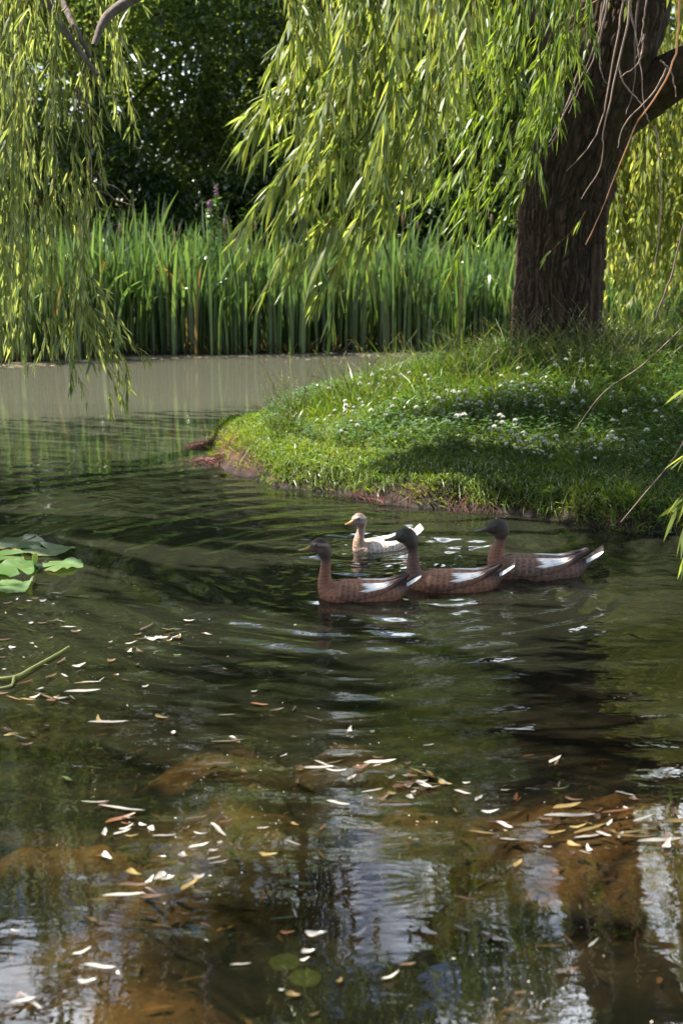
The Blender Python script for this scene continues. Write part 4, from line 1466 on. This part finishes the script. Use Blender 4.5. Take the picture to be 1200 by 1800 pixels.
# ------------------------------------------------------------------ lily pads
def lily_pad(px, py, r, yaw, ca, curl, lab, tilt=(0, 0)):
    c = at(px, py, z=.012)
    nr, na = 9, 56
    a = np.linspace(.12, 2 * math.pi - .12, na)[None]
    q = np.linspace(.02, 1, nr)[:, None]
    edge = r * (1 + .10 * noise(a * 2.2, yaw * 7) + .05 * noise(a * 7, yaw * 3) + .035 * (np.abs(((a * 14) % 1) - .5) * 2 - .5))
    x = np.cos(a) * edge * q
    y = np.sin(a) * edge * q
    z = .012 * q ** 3 * noise(a * 1.6, yaw * 3) + .010 * np.sin(a * 3 + yaw) * q ** 2 + .008 * q ** 4 * noise(a * 6, yaw)
    z = np.maximum(z, -.008)
    if curl:
        k = sstep(curl[2], 1.0, (np.cos(a - curl[0])) * q)
        z = z + k * curl[1]
        x = x - np.cos(curl[0]) * k * curl[1] * .7
        y = y - np.sin(curl[0]) * k * curl[1] * .7
    V = np.stack([x, y, z], -1)
    i = np.arange(nr - 1)[:, None] * na
    j = np.arange(na - 1)[None]
    F = np.stack([i + j, i + na + j, i + na + j + 1, i + j + 1], -1).reshape(-1, 4)
    vein = (1 + .14 * (np.abs(np.sin(a * 7)) ** 8) + .18 * fbm(x * 22, y * 22, yaw, 3, 3))[..., None]
    brn = (sstep(.86, 1.0, q + .08 * noise(a * 3, yaw * 5)) * sstep(.1, .6, noise(a * 1.3, yaw * 9)))[..., None]
    spt = sstep(.35, .6, fbm(x * 34, y * 34, yaw * 4, 3, 8))[..., None] * .7
    brn = np.maximum(brn, spt)
    C = np.array(ca) * vein * (1 - brn) + np.array([.25, .13, .05]) * brn
    mb = MB()
    mb.add(V, F, np.clip(C, 0, 1).reshape(-1, 3))
    o = mb.build('lily_pad', M_PAD)
    o.location = c
    o.rotation_euler = (tilt[0], tilt[1], yaw)
    tag(o, lab, 'lily pad', 'lily pads at the left edge')


G1, G2 = (.095, .16, .055), (.06, .115, .03)
lily_pad(35, 953, .15, 1.0, (.045, .09, .025), None, 'dark green lily pad at the back of the group at the left edge', (.03, 0))
lily_pad(85, 966, .15, 2.2, (.12, .165, .08), None, 'pale lily pad with a browned rim, at the back right of the group')
lily_pad(-8, 978, .17, .3, G2, None, 'lily pad cut off by the left edge, behind the curled one')
lily_pad(105, 992, .125, 3.9, G1, None, 'light green lily pad farthest out to the right of the group')
lily_pad(30, 998, .155, 5.2, G2, (R(-60) - 5.2 + 1.2, .07, .55), 'lily pad with one side curled up, in the middle of the group', (.06, .03))
lily_pad(18, 1030, .135, 2.9, (.10, .165, .06), (R(200), .03, .6), 'bright wavy-edged lily pad nearest the viewer')

# ------------------------------------------------------------------ fallen leaves drifting on the water
def leaf_mesh(kind, L, W, col, curl):
    mb = MB()
    t = np.linspace(0, 1, 12)
    w = W * .5 * np.sin(math.pi * np.clip(t, .0, 1) ** .8) ** .8 * (1 + .35 * noise(t * 5, L * 70 + W * 900, 0, 2)) + .0006
    cx = L * (t - .5)
    cy = L * (.10 * np.sin(math.pi * t) + .05 * np.sin(math.pi * 2.3 * t)) * curl
    cz = .003 + L * .45 * np.abs(curl) * (t - .42) ** 2
    rows = []
    for sgn in (-1, -.4, 0, .4, 1):
        rows.append(np.stack([cx, cy + sgn * w, cz + abs(sgn) * w * .28], 1))
    V = np.stack(rows, 1)
    n = 12
    i = np.arange(n - 1)[:, None] * 5
    j = np.arange(4)[None]
    F = np.stack([i + j, i + 5 + j, i + 6 + j, i + 1 + j], -1).reshape(-1, 4)
    rib = np.array([.85, 1, .8, 1, .85])[None, :, None] * (1 + .2 * noise(t * 9, L * 90, 0, 4))[:, None, None]
    mb.add(V, F, np.clip(np.array(col) * rib, 0, 1).reshape(-1, 3))
    return mb.mesh('fallen_leaf', M_DEAD)


KINDS = {'pale': ((.38, .35, .30), 'pale fallen leaf, sky sheen in its colour, floating on the dark water', 'pale fallen leaves on the water'),  # pale kind: sheen of the sky put into the leaf colour
         'yellow': ((.21, .145, .05), 'yellowed fallen leaf floating on the dark water', 'yellow fallen leaves on the water'),
         'orange': ((.15, .06, .025), 'rust-orange fallen leaf floating on the dark water', 'orange fallen leaves on the water'),
         'brown': ((.09, .052, .03), 'dull brown fallen leaf half sunk in the dark water', 'brown fallen leaves on the water'),
         'green': ((.055, .085, .025), 'green fallen leaf floating on the dark water', 'green fallen leaves on the water')}
lm = {k: [leaf_mesh(k, .085 * f, .017 * g, np.array(v[0]) * h, c) for f, g, h, c in ((1, 1, 1, .6), (.75, 1.2, 1.3, -1), (1.25, .8, .7, .3), (.5, 1.3, .6, 1.0))] for k, v in KINDS.items()}


def drop(px, py, kind, yaw, s=1.0, lab=None, var=0):
    p = at(px, py, z=.004)
    o = bpy.data.objects.new('fallen_leaf', lm[kind][var % 4])
    COL.objects.link(o)
    o.location = p
    o.rotation_euler = (rng.normal(0, .16), rng.normal(0, .06), yaw)
    o.scale = (s, s, s)
    tag(o, lab or KINDS[kind][1], 'leaf', None if lab else KINDS[kind][2])


named = [(145, 1217, 'pale', .1, 1.5, 'long pale leaf alone on the dark water below the curved green stem'),
         (190, 1272, 'pale', .15, 1.6, 'long narrow pale leaf lying level, left of the yellowish tube-like leaf'),
         (285, 1262, 'yellow', -.5, 1.1, 'short olive-yellow leaf drifting right of the long level pale leaf'),
         (118, 1372, 'green', -.9, 1.0, 'single short green leaf drifting alone at the left above the sunlit shallows'),
         (215, 1425, 'pale', -.35, 1.7, 'longest pale grey leaf, slanting down to the right over the left shallows'),
         (285, 1122, 'pale', -.2, 1.2, 'white curled leaf at the end of the sunlit patch right of the lily pads'),
         (400, 1305, 'pale', .1, 1.3, 'white leaf with a raised end beside the ripples in the middle left'),
         (668, 1343, 'pale', -.1, 1.5, 'white leaf lying level above the bright central cluster'),
         (590, 1357, 'pale', .1, 1.3, 'thin white leaf left of the central cluster, above a short one'),
         (618, 1368, 'pale', 1.0, .7, 'short white leaf standing across, just left of the central cluster'),
         (740, 1377, 'pale', .25, 1.2, 'broad white leaf at the left of the bright central cluster'),
         (783, 1378, 'yellow', -.7, 1.0, 'yellow leaf tucked in the bright central cluster'),
         (812, 1395, 'pale', -.7, .9, 'white leaf at the right end of the bright central cluster'),
         (887, 1391, 'pale', .0, .8, 'small white leaf alone right of the central cluster'),
         (985, 1388, 'green', .1, 1.0, 'green and white leaf floating at the right above the long white leaf'),
         (1000, 1437, 'pale', -.05, 1.7, 'longest bright white leaf on the right of the near water'),
         (1085, 1428, 'orange', .4, 1.3, 'bright orange leaf right of the long white leaf'),
         (1010, 1486, 'yellow', -.9, 1.0, 'yellowish leaf slanting below the long white leaf'),
         (1060, 1468, 'pale', -.6, .7, 'small pale leaf just below the end of the long white leaf'),
         (1160, 1480, 'pale', -.05, 1.5, 'pale leaf lying level near the right edge'),
         (1190, 1445, 'yellow', .0, 1.3, 'yellow leaf at the right edge of the near water'),
         (910, 1520, 'yellow', 1.1, .8, 'small yellow leaf under a white speck right of centre'),
         (375, 1497, 'pale', .1, .8, 'small oval white leaf over the sunlit brown shallows'),
         (472, 1503, 'yellow', -.1, 1.0, 'yellow leaf right of the sunlit brown shallows'),
         (218, 1576, 'pale', -.1, 1.3, 'white leaf on the edge of the bright sky reflection at lower left'),
         (295, 1547, 'pale', .4, 1.1, 'pale leaf slanting upward above the sky reflection at lower left'),
         (355, 1570, 'yellow', -.1, 1.0, 'cream-yellow leaf above the sky reflection, right of the slanting pale leaf'),
         (175, 1703, 'pale', -.1, 1.1, 'white oval leaf near the bottom left corner'),
         (205, 1715, 'brown', -.4, .9, 'brown leaf touching the white oval leaf near the bottom left'),
         (505, 1640, 'orange', .0, .7, 'small red-orange leaf above the pair of round green leaves'),
         (520, 1555, 'green', -.4, 1.3, 'murky green leaf above the red-orange leaf near the bottom'),
         (515, 1752, 'yellow', -.2, 1.0, 'yellow leaf just below the pair of round green leaves'),
         (520, 1450, 'yellow', -.9, .7, 'small yellow leaf on dark water near the middle bottom'),
         (390, 1345, 'brown', -.2, 1.2, 'brown twig-like leaf below the raised white leaf')]
for k, (x, y, kd, yw, s, lab) in enumerate(named):
    drop(x, y, kd, yw, s * .88, lab, [2, 2, 0, 1, 2][k % 5] if s > 1.2 else [0, 3, 1][k % 3])
clus = [(60, 1060, 60, 35, 26), (80, 1170, 70, 60, 26), (270, 1120, 60, 30, 14), (110, 1240, 80, 30, 16), (300, 1360, 200, 90, 26), (600, 1360, 110, 40, 16), (760, 1390, 80, 30, 14),
        (1050, 1450, 110, 50, 30), (330, 1500, 120, 50, 18), (700, 1480, 250, 120, 26), (300, 1640, 250, 90, 16), (900, 1650, 220, 90, 14), (500, 1270, 200, 60, 10)]
for cx, cy, sx, sy, n in clus:
    for q in range(int(n * .85)):
        px, py = rng.normal(cx, sx * .8), rng.normal(cy, sy)
        if not (-30 < px < 1230 and 1000 < py < 1830):
            continue
        kd = rng.choice(['pale', 'yellow', 'orange', 'brown', 'green'], p=[.48, .12, .06, .29, .05])
        drop(px, py, kd, rng.normal(0, .9), rng.uniform(.3, .95), None, int(rng.integers(4)))
for cx, cy, sx, sy, n in [(745, 1380, 38, 13, 12), (1000, 1437, 60, 13, 10), (600, 1352, 45, 16, 9), (280, 1124, 32, 11, 9), (95, 1185, 40, 22, 10), (1160, 1460, 40, 22, 9), (300, 1550, 60, 16, 8), (230, 1440, 60, 12, 6)]:
    for q in range(n):
        drop(rng.normal(cx, sx), rng.normal(cy, sy), rng.choice(['pale', 'yellow', 'orange', 'brown'], p=[.55, .15, .08, .22]), rng.normal(0, .8), rng.uniform(.5, 1.2), None, int(rng.integers(4)))
# pair of round green leaves near the bottom
for k, (px, py, yw) in enumerate([(497, 1695, .4), (533, 1722, -.3)]):
    mb = MB()
    a = np.linspace(0, 2 * math.pi, 25)[None]
    q = np.linspace(.03, 1, 6)[:, None]
    r = .036 * (1 + .12 * np.cos(a)) * q
    V = np.stack([np.cos(a) * r * 1.1, np.sin(a) * r, .006 + .10 * r ** 2 + .002 * np.sin(3 * a) * q], -1)
    i = np.arange(5)[:, None] * 25
    j = np.arange(24)[None]
    mb.add(V, np.stack([i + j, i + 25 + j, i + 26 + j, i + 1 + j], -1), np.clip(np.array([.06, .095, .03]) * (1 + .3 * fbm(V[..., 0] * 90, V[..., 1] * 90, k, 2)[..., None]), 0, 1).reshape(-1, 3))
    o = mb.build('fallen_leaf', M_PAD)
    o.location = at(px, py, z=-.012)
    o.rotation_euler = (.1, 0, yw)
    tag(o, ['round green leaf near the bottom, upper of the overlapping pair', 'round green leaf near the bottom, lower of the overlapping pair'][k], 'leaf')
# curved green stem at the left
mb = MB()
tube(mb, spline([at(-30, 1195, z=.006), at(25, 1190, z=.012), at(60, 1172, z=.014), at(100, 1150, z=.01), at(122, 1136, z=.02)], 30), np.linspace(.009, .004, 30), 7, (.19, .21, .07))
tube(mb, spline([at(25, 1190, z=.012), at(20, 1205, z=.006), at(-10, 1212, z=.0)], 12), np.linspace(.007, .005, 12), 6, (.18, .19, .07))
tag(mb.build('floating_stem', M_REED), 'curved yellow-green water plant stem floating at the left edge', 'stem')
n = 1500
P = np.stack([rng.uniform(-1.8, 1.8, n), rng.uniform(2.7, 6.2, n)], 1)
zz = height(P[:, 0], P[:, 1])
k = zz > -.2
P, zz = P[k], zz[k]
n = len(P)
a = rng.uniform(0, 6.28, n)
mb = MB()
leaves(mb, np.concatenate([P, np.minimum(zz[:, None] + .008, -.008)], 1), np.stack([np.cos(a), np.sin(a), rng.normal(0, .15, n)], 1), np.array([0, 0, 1.0]) + rand_unit(n) * .5, rng.uniform(.03, .09, n),
       rng.uniform(.008, .018, n), hue(n, (.06, .035, .018), (.26, .17, .09), .35), droop=.02)
tag(mb.build('sunken_leaves', M_DEAD), 'brown sunken leaves lying on the silt of the shallows', 'leaves', kind='stuff')
# tiny floating specks, their pale colour standing in for sun glints
n = 220
cc = np.array([(330, 1480), (1020, 1450), (430, 1470), (900, 1720), (260, 1120), (80, 1190), (720, 1400), (620, 1300), (400, 1340)])
w = cc[rng.integers(len(cc), size=n)] + rng.normal(0, 1, (n, 2)) * [90, 45]
P = np.array([at(a, b, z=.005) for a, b in w])
mb = MB()
a = rng.uniform(0, 6.28, n)
leaves(mb, P, np.stack([np.cos(a), np.sin(a), np.zeros(n)], 1), np.array([0, 0, 1.0]) + rand_unit(n) * .35, rng.uniform(.003, .012, n), rng.uniform(.002, .006, n), hue(n, (.14, .10, .06), (.55, .5, .43), .3), droop=0, low=True)
tag(mb.build('glint_specks', M_DEAD), 'tiny floating specks on the near water, coloured pale as sun glints', 'litter', kind='stuff')
